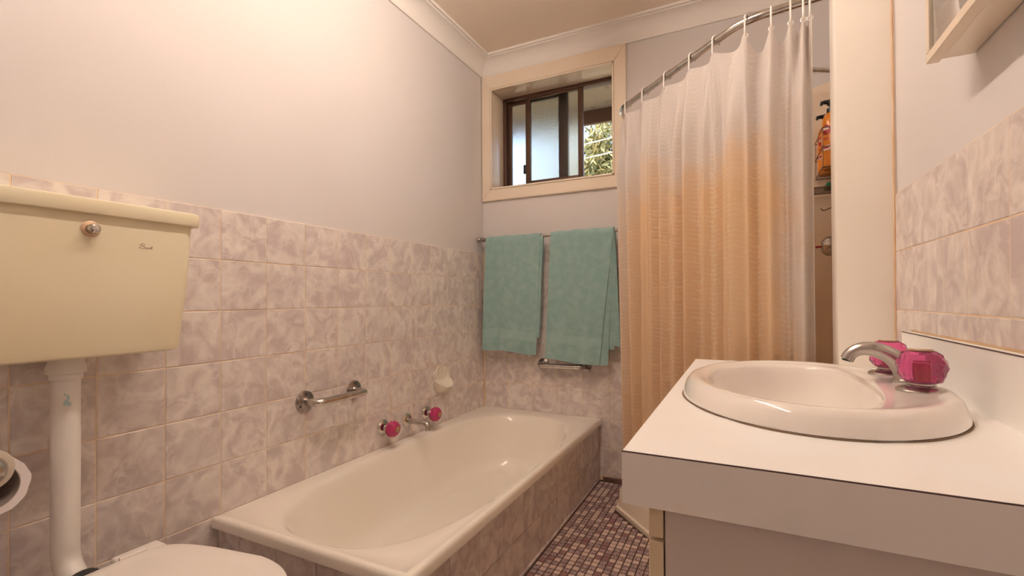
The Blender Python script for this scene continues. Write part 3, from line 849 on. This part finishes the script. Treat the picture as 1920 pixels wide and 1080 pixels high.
ordn = ['first', 'second', 'third', 'fourth', 'fifth', 'sixth', 'seventh', 'eighth', 'ninth', 'tenth']
for i, s in enumerate(HK):
    p = rail_pt(s); n_ = rail_n(s)
    t = thing('curtain_hook', 'white plastic curtain hook on the bent rail, '+ordn[i]+' from the window', 'hook', p, 'curtain hooks on the rail')
    pts_ = []
    for k in range(13):
        a = math.radians(-110+k*20); pts_.append(p+n_*(.0165*math.cos(a))*1.0+Vector((0, 0, .0165*math.sin(a))))
    loop = [p-n_*.012+Vector((0, 0, -.012))]+[p+n_*(-.0165*math.cos(math.radians(a)))+Vector((0, 0, .0165*math.sin(math.radians(a)))) for a in range(-10, 200, 20)]
    loop += [p+n_*.0165+Vector((0, 0, -.02)), p+n_*.0165+Vector((0, 0, -.044)), p+n_*.010+Vector((0, 0, -.053)), p+n_*.001+Vector((0, 0, -.055)), p-n_*.006+Vector((0, 0, -.049))]
    tube('hook_loop', smooth_path(loop, 3), .0030, M['hookw'], t, seg=8)
    lathe('eyelet', [(.006, -.001), (.009, 0), (.006, .001)], Vector((p.x, p.y, 1.797))+n_*.012, n_, M['hookw'], t, seg=16, cap0=False, cap1=False)

# shower arm, tap, caddy and bottles seen past the curtain
arm = thing('shower_rose', 'chrome shower rose on a short arm behind the curtain, above the soap bottles', 'shower rose', (W, -.2, 1.86))
tube('arm_tube', fillet_path([(W-.001, -.2, 1.858), (1.60, -.2, 1.90), (1.50, -.2, 1.87)], .03), .0095, M['chrome'], arm, seg=14)
lathe('flange', [(.024, 0), (.024, .004), (.012, .012)], (W+.002, -.2, 1.857), (-1, 0, .27), M['chrome'], arm, seg=20)
lathe('rose', [(.012, 0), (.015, .02), (.04, .05), (.042, .058), (.001, .058)], (1.505, -.2, 1.873), (-.8, 0, -.6), M['chrome'], arm, seg=24)
st = thing('shower_tap', 'chrome fluted shower tap handle with a red tip beside the nib wall', 'tap', (W, -.2, 1.164))
lathe('flange', [(.034, 0), (.034, .004), (.026, .012), (.016, .018), (.014, .03)], (W+.002, -.2, 1.164), (-1, 0, 0), M['chrome'], st, seg=28)
lathe('handle', [(.018, 0), (.030, .008), (.036, .022), (.036, .034), (.028, .046), (.022, .052), (.001, .053)], (W-.024, -.2, 1.164), (-1, 0, 0), M['chrome'], st, seg=32, sharp=60, mod=lambda k, i: 1+.09*math.cos(8*2*PI*i/32)*(1 if 0 < k < 5 else .3))
lathe('red_tip', [(.004, 0), (.0045, .02), (.0055, .022), (.001, .0225)], (W-.074, -.2, 1.163), (-1, 0, -.05), M['red'], st, seg=12)

cd = thing('wire_caddy', 'brown wire caddy holding orange bottles in the shower corner', 'shower caddy', (W, -.13, 1.33))
CX0, CX1, CY0, CY1 = 1.681, W-.001, -.245, -.012
def rect(z): return [(CX0, CY0, z), (CX0, CY1, z), (CX1, CY1, z), (CX1, CY0, z)]
for k, z in enumerate((1.629, 1.553, 1.474)):
    tube('rim_wire', fillet_path(rect(z)+[rect(z)[0]], .012), .002, M['wire'], cd, seg=8)
for k in range(7):
    y = CY0+.02+k*(CY1-CY0-.04)/6; tube('shelf_wire', [(CX0, y, 1.474), (CX1, y, 1.474)], .0014, M['wire'], cd, seg=6)
for x in (CX0+.002, CX1-.002):
    for y in (CY0+.01, CY1-.01): tube('upright_wire', [(x, y, 1.474), (x, y, 1.629)], .0014, M['wire'], cd, seg=6)
tube('rim_wire', fillet_path([(1.660, -.17, 1.409), (1.656, -.02, 1.409), (CX1, -.02, 1.409), (CX1, -.17, 1.409), (1.660, -.17, 1.409)], .01), .002, M['wire'], cd, seg=8)
for k in range(9):
    y = -.16+k*.0165; tube('shelf_wire', [(1.660, y, 1.409), (CX1, y, 1.409)], .0012, M['wire'], cd, seg=6)
tube('hook', smooth_path([(1.690, -.10, 1.333), (1.697, -.10, 1.325), (1.706, -.10, 1.325), (W-.002, -.10, 1.345)]), .0022, M['wire'], cd, seg=8)
tube('back_wire', [(W-.003, -.13, 1.33), (W-.003, -.13, 1.80)], .002, M['wire'], cd, seg=8)

def soap_bottle(x, y, z, ang, label, hb):
    t = thing('soap_bottle', label, 'soap bottle', (x, y, z), 'orange pump bottles in the caddy')
    pr = [(.028, 0), (.031, .004), (.0325, .02), (.0335, hb*.5), (.0325, hb*.78), (.029, hb*.9), (.022, hb*.97), (.013, hb), (.012, hb+.006)]
    b_ = lathe('bottle', pr, (x, y, z), (0, 0, 1), M['orange'], t, seg=32, sharp=50)
    lathe('pump_collar', [(.0145, 0), (.0145, .016), (.010, .019), (.0055, .021), (.0055, .036)], (x, y, z+hb+.001), (0, 0, 1), M['black'], t, seg=20)
    d = Vector((math.cos(ang), math.sin(ang), 0))
    zt = z+hb+.036
    lathe('pump_head', [(.012, 0), (.014, .004), (.014, .018), (.011, .021), (.001, .021)], (x, y, zt-.004), (0, 0, 1), M['black'], t, seg=20)
    p = Vector((x, y, zt+.008)); tube('nozzle', [p, p+d*.02, p+d*.034+Vector((0, 0, -.002)), p+d*.036+Vector((0, 0, -.012))], [.009, .0085, .007, .0055], M['black'], t, seg=12)
    # printed label: curved patches just off the bottle
    def patch(name, a0, zc, rx, rz, m, off, shape='round', n=24):
        bm = bmesh.new(); vsr = []
        for i in range(n):
            q = 2*PI*i/n
            if shape == 'round': du, dv = rx*math.cos(q), rz*math.sin(q)
            else:
                c_, s_ = math.cos(q), math.sin(q); du, dv = rx*math.copysign(abs(c_)**.3, c_), rz*math.copysign(abs(s_)**.3, s_)
            vsr.append((du, dv))
        def pt(du, dv, o_):
            a = a0+du/.0335; r_ = .0335+o_; return (x+r_*math.cos(a), y+r_*math.sin(a), zc+dv)
        rings = [[pt(du*k, dv*k, off) for du, dv in vsr] for k in (1, .75, .5, .25, .02)]
        add_rings(bm, rings, cap0=False); obj(name, bm, m, b_, smooth=True)
    a0 = ang+.55
    patch('label_roundel', a0, z+hb*.68, .017, .021, M['label_red'], .0006)
    patch('label_roundel_mark', a0, z+hb*.70, .011, .006, M['label_white'], .0011, 'box')
    patch('label_band', a0, z+hb*.36, .015, .010, M['label_white'], .0006, 'box')
    patch('label_band_mark', a0, z+hb*.37, .010, .005, M['label_red'], .0011, 'box')
    # a few red letters under the roundel
    for k in range(3):
        patch('label_letter', a0-.22+.2*k, z+hb*.52, .0022, .005, M['label_red'], .0007, 'box', 12)
    return t
soap_bottle(1.716, -.075, 1.476, math.radians(200), 'orange pump bottle at the rear of the wire caddy', .205)
soap_bottle(1.7185, -.178, 1.476, math.radians(200), 'orange pump bottle at the front of the wire caddy', .228)
gs = thing('scrubber', 'dark green scrubbing pad on the lower shelf of the wire caddy', 'scrubber', (1.728, -.10, 1.411))
bm = bmesh.new(); add_box(bm, 1.706, 1.75, -.135, -.06, 1.4112, 1.436, .008, 3); obj('pad', bm, M['green'], gs, sharp=60)

# ================================================================== CISTERN, PIPE, TOILET
ci = thing('toilet_cistern', 'yellowed cream plastic toilet cistern mounted high on the left wall', 'cistern', (.0, -1.96, .84))
CYc = -1.96
def cring(z, d, hw, r=.02, n=8, back=.0015):
    """rounded-front plan outline: back flat on the wall"""
    pts_ = [(back, CYc-hw+.0)]
    for cxs, cys, a0 in ((d-r, CYc-hw+r, -90), (d-r, CYc+hw-r, 0)):
        for k in range(n+1):
            a = math.radians(a0+90*k/n); pts_.append((cxs+r*math.cos(a), cys+r*math.sin(a)))
    pts_.append((back, CYc+hw)); return [(x, y, z) for x, y in pts_]
bm = bmesh.new()
add_rings(bm, [cring(.846, .142, .170, .02), cring(.838, .150, .180, .022), cring(.842, .158, .187, .024), cring(.852, .161, .1895, .024), cring(1.0, .169, .204, .024), cring(1.145, .172, .2125, .024)][1:])
obj('body', bm, M['plastic_cream'], ci, sharp=45)
bm = bmesh.new()
add_rings(bm, [cring(1.143, .176, .216, .024), cring(1.1405, .182, .2215, .020), cring(1.1425, .183, .2225, .020), cring(1.166, .1838, .2233, .020), cring(1.1705, .1825, .222, .020), cring(1.1725, .178, .2175, .020), cring(1.174, .12, .16, .03)])
obj('lid', bm, M['plastic_cream'], ci, sharp=45)
bx = .1715
lathe('button_plate', [(.0165, 0), (.0165, .002), (.014, .0035), (.001, .0035)], (bx, -1.958, 1.109), (1, 0, -.02), mat('aged_brass_ring', (.72, .50, .33), .4, .3), ci, seg=28)
bt = lathe('flush_button', [(.0105, 0), (.0105, .012), (.0095, .018), (.006, .021), (.001, .0215)], (bx+.003, -1.958, 1.109), (1, 0, -.02), M['chrome'], ci, seg=24)
# cursive maker's script, pen strokes
strokes = [
    [(0.15, .30), (0.0, .10), (.35, .0), (.75, .9), (1.0, 1.75)],
    [(.30, 1.45), (.20, 1.05), (.6, 1.75), (1.3, 2.05), (1.8, 1.7), (1.55, 1.2), (1.05, 1.0), (1.6, .9), (1.65, .4), (1.15, .05), (.8, .25)],
    [(1.75, .10), (1.95, .55), (2.05, .50), (2.12, .10), (2.3, .05)],
    [(2.3, .22), (2.6, .42), (2.5, .52), (2.38, .25), (2.6, .02), (2.85, .2)],
    [(2.85, .05), (2.98, .5), (3.05, .08), (3.28, .5), (3.4, .08), (3.6, .12)],
    [(3.6, .12), (4.3, 1.15), (3.95, .25), (4.1, .02), (4.4, .25)], [(3.8, .72), (4.5, .80)]]
bm = bmesh.new(); sc_ = .0062
for s_ in strokes:
    pts_ = []
    for x, y in s_:
        yy = -1.8695+x*sc_; zz = 1.0775+y*sc_*.85
        xf = .161+(.172-.161)*((zz-.852)/(1.145-.852))
        xf = .169+(.172-.169)*((zz-1.0)/.145)
        pts_.append((xf+.0002, yy, zz))
    add_tube(bm, smooth_path(pts_, 4), .00055, 6)
obj('script_lettering', bm, M['script'], ci, smooth=True)

fp = thing('flush_pipe', 'white flush pipe running down the tiles from the cistern to the toilet', 'pipe', (.08, CYc, .4))
PX, PY = .08, -1.963
lathe('collar', [(.034, 0), (.034, .014), (.030, .022), (.030, .034)], (PX, PY, .803), (0, 0, 1), M['pvc'], fp, seg=28)
lathe('nut', [(.026, 0), (.0285, .003), (.0285, .012), (.026, .015)], (PX, PY, .789), (0, 0, 1), M['pvc'], fp, seg=28)
tube('pipe', fillet_path([(PX, PY, .80), (PX, PY, .392), (.140, PY+.004, .350), (.200, PY+.005, .338)], .065, 10), .0245, M['pvc'], fp, seg=24)

bm = bmesh.new(); rg = random.Random(5)
for (zc2, a2, hh, ww) in ((.742, -.36, .006, .22), (.752, -.22, .009, .12), (.738, -.15, .004, .20), (.760, -.40, .004, .08)):
    q = []
    for i in range(14):
        t = 2*PI*i/14; k = rg.uniform(.65, 1.1); aa = a2+ww*k*math.cos(t); q.append(bm.verts.new((PX+.0248*math.cos(aa), PY+.0248*math.sin(aa), zc2+hh*k*math.sin(t))))
    bm.faces.new(q)
sm = obj('paint_smear', bm, mat('pale_teal_paint', (.42, .58, .58), .6), fp)
sm['label'] = 'pale teal paint smear'; sm['kind'] = 'stuff'
to = thing('toilet', 'white toilet with its lid closed, under the cistern', 'toilet', (.35, CYc, 0))
def seat_outline(x0, x1, hw, N=80, nb=7., nf=2.3, xm=.46, taper=.27):
    pts_ = []
    for i in range(N):
        t = 2*PI*i/N; c_, s_ = math.cos(t), math.sin(t)
        if c_ >= 0: x = xm+(x1-xm)*abs(c_)**(2/nf); y = hw*math.copysign(abs(s_)**(2/nf), s_)
        else:
            x = xm-(xm-x0)*abs(c_)**(2/nb); k = (xm-x)/(xm-x0)
            y = hw*(1-taper*k**1.3)*math.copysign(abs(s_)**(2/nb), s_)
        pts_.append((x, CYc+y))
    return pts_
def seat_rings(spec, **k): return [[(x, y, z) for x, y in seat_outline(.208+i, .650-i, .181-i, **k)] for i, z in spec]
bm = bmesh.new(); add_rings(bm, seat_rings([(.012, .374), (.002, .376), (.0, .380), (.002, .389), (.010, .391)])); obj('seat', bm, M['plastic_white'], to, sharp=50)
bm = bmesh.new(); add_rings(bm, seat_rings([(.010, .393), (-.002, .394), (-.004, .399), (-.002, .407), (.006, .411), (.028, .4125), (.036, .4105), (.044, .4105), (.10, .414), (.16, .4155)])); obj('lid', bm, M['plastic_white'], to, sharp=30)
hb = thing  # (kept short)
box('hinge_block', .176, .222, CYc+.035, CYc+.125, .383, .4085, M['plastic_white'], to, bevel=.006, seg=3)
box('hinge_block', .176, .222, CYc-.125, CYc-.035, .383, .4085, M['plastic_white'], to, bevel=.006, seg=3)
tube('hinge_pin', [(.214, CYc+.035, .4125), (.214, CYc+.085, .4125)], .0042, M['plastic_white'], to, seg=10)
# bowl: rim, waist, foot
bm = bmesh.new(); rr = []
def oval(x0, x1, hw, z): return [(x, y, z) for x, y in seat_outline(x0, x1, hw, xm=(x0+x1)/2, nb=2.4, taper=.12)]
rr += [oval(.10, .46, .10, 0), oval(.10, .46, .10, .03), oval(.12, .44, .085, .06), oval(.14, .45, .085, .14), oval(.16, .56, .125, .25), oval(.168, .615, .16, .32), oval(.17, .638, .17, .345), oval(.172, .640, .171, .366), oval(.177, .635, .166, .372), oval(.25, .57, .12, .372), oval(.255, .56, .112, .35), oval(.28, .52, .09, .25), oval(.32, .44, .05, .20)]
add_rings(bm, rr); obj('bowl', bm, M['ceramic'], to, sharp=50)
lathe('inlet_seal', [(.031, 0), (.040, .006), (.043, .03), (.040, .045), (.026, .05)], (.124, PY+.004, .356), (1, 0, -.35), M['rubber'], to, seg=28)

# toilet roll and its holder at the left edge
ax = Vector((1, -.10, 0)).normalized()
RC = Vector((.015, -2.090, .648))
th = thing('toilet_roll_holder', 'chrome and cream toilet roll holder on the left wall', 'toilet roll holder', (0, -2.08, .648))
lathe('wall_plate', [(.03, 0), (.03, .004), (.02, .008), (.009, .012)], (-.0002, RC.y, RC.z), (1, 0, 0), M['chrome'], th, seg=28)
lathe('spindle', [(.0085, 0), (.0085, .16)], (.004, RC.y, RC.z), ax, M['chrome'], th, seg=18)
lathe('end_disc', [(.024, 0), (.037, .001), (.039, .004), (.038, .008), (.030, .010), (.024, .0105)], Vector((.004, RC.y, RC.z))+ax*.148, ax, mat('cream_disc', (.62, .56, .47), .35), th, seg=40)
lathe('end_knob', [(.028, 0), (.028, .004), (.025, .013), (.017, .020), (.007, .0235), (.001, .024)], Vector((.004, RC.y, RC.z))+ax*.1585, ax, M['satin'], th, seg=32)
tr_ = thing('toilet_roll', 'half used white toilet roll hanging on the holder', 'toilet roll', (.07, -2.085, .60))
rc = Vector((.022, RC.y+.006, RC.z-.0385))
def wav(k, i): return 1+(.014*math.sin(i*1.9)+.012*math.sin(i*.83+1)) if k in (1, 2, 3) else 1
Lr = .108; ro, ri = .058, .0445
bm = bmesh.new()
add_lathe(bm, [(ri, 0), (ro, 0), (ro, Lr*.5), (ro*1.01, Lr), (ri, Lr)], rc, ax, 44, False, False, mod=wav)
obj('paper', bm, M['paper'], tr_, sharp=40)
bm = bmesh.new(); add_lathe(bm, [(ri, -.0005), (ri, Lr+.0005), (ri-.0015, Lr+.0005), (ri-.0015, -.0005), (ri, -.0005)], rc, ax, 44, False, False); obj('card_core', bm, M['card'], tr_, sharp=40)

# ================================================================== VANITY
VX, VY, VZ = 1.263, -1.874, .771
va = thing('vanity_cabinet', 'off-white bathroom vanity cabinet under the cream countertop', 'cabinet', (1.53, -1.38, 0))
PXE = 1.3098
box('end_panel', PXE, W-.003, -1.858, -1.842, .0, .7065, M['panel'], va)
bm = bmesh.new(); add_box(bm, PXE, W-.003, -.921, -.905, 0, .7065); add_box(bm, PXE, W-.003, -1.842, -.921, .10, .116); add_box(bm, W-.012, W-.003, -1.842, -.921, .116, .7065); add_box(bm, PXE+.04, PXE+.055, -1.842, -.921, 0, .10)
obj('carcase', bm, M['panel'], va)
for (y0, y1) in ((-1.858, -1.545), (-1.541, -1.226), (-1.222, -.906)):
    box('drawer_front', 1.2905, 1.3075, y0, y1, .6655, .7055, M['door_edge'], va, bevel=.001, seg=1)
    d_ = box('door', 1.2905, 1.3075, y0, y1, .105, .6605, M['door_edge'], va, bevel=.001, seg=1)
    lathe('knob', [(.008, 0), (.006, .01), (.014, .018), (.014, .024), (.001, .026)], (1.2905, y1-.04, .60), (-1, 0, 0), M['chrome'], d_, seg=16)

ct = thing('countertop', 'cream laminate countertop with upstand along the right wall', 'countertop', (1.51, -1.4, VZ))
# slab with an oval cut-out
BCX, BCY, BA, BB = 1.4995, -1.424, .2135, .2885
NB = 96
hole = [(BCX+(BA-.03)*math.cos(2*PI*i/NB), BCY+(BB-.03)*math.sin(2*PI*i/NB)) for i in range(NB)]
x0, x1, y0, y1 = VX, W-.0025, VY, -.9015
def to_rect(px, py):
    dx, dy = px-BCX, py-BCY; k = 1e9
    if dx > 1e-9: k = min(k, (x1-BCX)/dx)
    if dx < -1e-9: k = min(k, (x0-BCX)/dx)
    if dy > 1e-9: k = min(k, (y1-BCY)/dy)
    if dy < -1e-9: k = min(k, (y0-BCY)/dy)
    return [BCX+dx*k, BCY+dy*k]
rim = [to_rect(*p) for p in hole]
for cx_, cy_ in ((x0, y0), (x1, y0), (x1, y1), (x0, y1)):     # snap the nearest to each corner
    j = min(range(NB), key=lambda i: (rim[i][0]-cx_)**2+(rim[i][1]-cy_)**2); rim[j] = [cx_, cy_]
bm = bmesh.new()
loops = []
for z in (VZ, .709):
    loops.append(([bm.verts.new((x, y, z)) for x, y in rim], [bm.verts.new((x, y, z)) for x, y in hole]))
(rt, ht), (rb_, hb_) = loops
for i in range(NB):
    j = (i+1) % NB
    bm.faces.new((rt[i], rt[j], ht[j], ht[i])); bm.faces.new((rb_[i], hb_[i], hb_[j], rb_[j]))
    bm.faces.new((rt[i], rb_[i], rb_[j], rt[j])); bm.faces.new((ht[i], ht[j], hb_[j], hb_[i]))
obj('slab', bm, M['laminate'], ct)
# laminate edging on the two open edges with a dark seam
box('edging', VX-.001, W-.0025, VY-.0012, VY, .7075, VZ-.0012, M['laminate_edge'], ct)
box('edging', VX-.0012, VX, VY, -.9015, .7075, VZ-.0012, M['laminate_edge'], ct)
box('seam', VX-.0013, W-.0025, VY-.0014, VY+.0002, VZ-.0012, VZ+.0002, M['dark_line'], ct)
# upstand
bm = bmesh.new(); add_box(bm, 1.7355, W-.0008, VY, -1.028, VZ, .876); us = obj('upstand', bm, M['laminate'], ct)
box('seam', 1.7348, 1.7358, VY, -1.028, .8742, .8764, M['dark_line'], ct)
bm = bmesh.new()
pts_ = [(W-.001, -1.034-.03*i, .8772+.0006*math.sin(i*2.1)) for i in range(28)]
add_tube(bm, pts_, [.0026+.0006*math.sin(i*1.7+1) for i in range(28)], 8)
obj('sealant_bead', bm, mat('brown_sealant', (.50, .34, .20), .8), ct, smooth=True)

# ---- basin
ba = thing('washbasin', 'oval white ceramic washbasin set in the countertop', 'basin', (BCX, BCY, VZ))
def ell(a, b): return [(BCX+a*math.cos(2*PI*i/120), BCY+b*math.sin(2*PI*i/120)) for i in range(120)]
def bowl(k, dx=0.):
    """D-shaped bowl outline: oval cut off towards the tap ledge"""
    out_ = []
    for i in range(120):
        t = 2*PI*i/120; c_, s_ = math.cos(t), math.sin(t)
        if c_ < 0: x = c_*.157; y = s_*.232
        else:
            x = .098*abs(c_)**(2/2.9); y = .232*math.copysign(abs(s_)**(2/2.5), s_)
        out_.append((BCX-.005+x*k+dx*(1-k), BCY+y*k))
    return out_
rings = []
def Rb(o_, z): rings.append([(x, y, z) for x, y in o_])
Rb(ell(BA-.025, BB-.025), VZ-.004); Rb(ell(BA-.004, BB-.004), VZ+.0004); Rb(ell(BA, BB), VZ+.003); Rb(ell(BA-.002, BB-.002), VZ+.014); Rb(ell(BA-.007, BB-.007), VZ+.026); Rb(ell(BA-.014, BB-.014), VZ+.034); Rb(ell(BA-.022, BB-.022), VZ+.037); Rb(ell(BA-.030, BB-.030), VZ+.0365)
e0 = ell(BA-.036, BB-.034); b0 = bowl(1.05)
Rb(lerp_ring(e0, b0, .12), VZ+.034); Rb(lerp_ring(e0, b0, .55), VZ+.0325); Rb(b0, VZ+.032)
Rb(bowl(1.02), VZ+.030); Rb(bowl(1.0), VZ+.024); Rb(bowl(.985), VZ+.014)
for k, z in ((.955, -.012), (.90, -.045), (.82, -.078), (.70, -.104), (.52, -.121), (.30, -.129), (.10, -.132)):
    Rb(bowl(k, .0), VZ+z)
bm = bmesh.new(); add_rings(bm, rings, cap0=False)
obj('bowl', bm, M['ceramic'], ba, sharp=60)
bm = bmesh.new()
add_tube(bm, [(x, y, VZ+.0008) for x, y in ell(BA+.0005, BB+.0005)], [.0013+.0006*math.sin(i*.7)+.0005*math.sin(i*.31) for i in range(120)], 6, closed=True)
obj('sealant_ring', bm, mat('dirty_sealant', (.20, .13, .08), .8), ba, smooth=True)
lathe('plug_waste', [(.001, .003), (.018, .003), (.021, .0), (.021, -.002)], (BCX-.005, BCY, VZ-.131), (0, 0, 1), M['chrome'], ba, seg=24)

def basin_tap(x, y, label):
    z = VZ+.0328
    t = thing('basin_tap', label, 'tap', (x, y, z), 'faceted pink basin taps')
    lathe('flange', [(.034, -.001), (.034, .002), (.030, .0055), (.0205, .008), (.018, .011), (.018, .020), (.001, .020)], (x, y, z), (0, 0, 1), M['satin'], t, seg=32)
    lathe('stem', [(.008, .02), (.008, .045), (.001, .046)], (x, y, z), (0, 0, 1), mat('brass_stem', (.55, .33, .2), .35, .8), t, seg=16)
    r_, h_ = .0335, .052
    pr = [(.018, 0), (.0255, .003), (.0315, .013), (.0335, .0255), (.0325, .036), (.0265, .047), (.0185, .0525), (.0165, .0525)]
    kn = lathe('knob', pr, (x, y, z+.0135), (0, 0, 1), M['pink'], t, seg=16, sharp=6, mod=lambda k, i: (1.02 if (k+i) % 2 == 0 else .90) if 0 < k < 6 else 1.)
    lathe('cap', [(.0165, 0), (.0165, .0035), (.0145, .0048), (.001, .005)], (x, y, z+.0635), (0, 0, 1), M['brown_cap'], kn, seg=28)
    lathe('cap_disc', [(.0125, 0), (.0125, .0012), (.001, .0012)], (x, y, z+.0682), (0, 0, 1), mat('clear_disc', (.8, .7, .66), .15), kn, seg=24)
    return t
basin_tap(1.656, -1.468, 'pink faceted basin tap nearer the camera, at the right of the basin')
basin_tap(1.655, -1.278, 'pink faceted basin tap farther from the camera, behind the basin spout')
bs = thing('basin_spout', 'brushed chrome arched spout on the basin between the two pink taps', 'spout', (1.652, -1.372, VZ+.033))
zb = VZ+.0328
pth = smooth_path([(1.660, -1.372, zb), (1.656, -1.372, zb+.022), (1.640, -1.372, zb+.044), (1.616, -1.372, zb+.056), (1.594, -1.372, zb+.057), (1.578, -1.372, zb+.048), (1.571, -1.372, zb+.036)], 6)
nn = len(pth)
tube('spout_body', pth, [.0195-.0085*min(1, i/(nn*.75)) for i in range(nn)], M['satin'], bs, seg=20)
lathe('aerator', [(.0085, 0), (.0085, .003), (.006, .003), (.006, .001)], (1.5712, -1.372, zb+.0335), (.25, 0, 1), M['rubber'], bs, seg=20)
lathe('base', [(.021, -.001), (.021, .004), (.017, .008), (.015, .012)], (1.660, -1.372, zb), (0, 0, 1), M['satin'], bs, seg=28)

# ---- mirror cabinet
mc = thing('mirror_cabinet', 'cream framed mirror cabinet high on the right wall', 'mirror cabinet', (W, -1.8, 1.371))
CY1_, CY0_, CZ0, CZ1, CXF = -1.372, -2.12, 1.372, 1.98, 1.693
box('carcase', 1.712, W+.003, CY0_+.004, CY1_-.003, CZ0+.004, CZ1-.004, M['gloss_cream'], mc, bevel=.0015)
dr = bpy.data.objects.new('door', None); C.objects.link(dr); dr.parent = mc; dr.location = Vector((CXF, CY1_, CZ0))-Vector(mc.location)
fw = .017
for (a0, a1, c0, c1) in ((CY0_, CY1_, CZ0, CZ0+fw), (CY0_, CY1_, CZ1-fw, CZ1), (CY1_-fw, CY1_, CZ0+fw, CZ1-fw), (CY0_, CY0_+fw, CZ0+fw, CZ1-fw)):
    box('door_frame', CXF, 1.7115, a0, a1, c0, c1, M['gloss_cream'], dr, bevel=.0012, seg=1)
box('mirror', CXF+.004, CXF+.008, CY0_+fw-.002, CY1_-fw+.002, CZ0+fw-.002, CZ1-fw+.002, M['mirror'], dr)
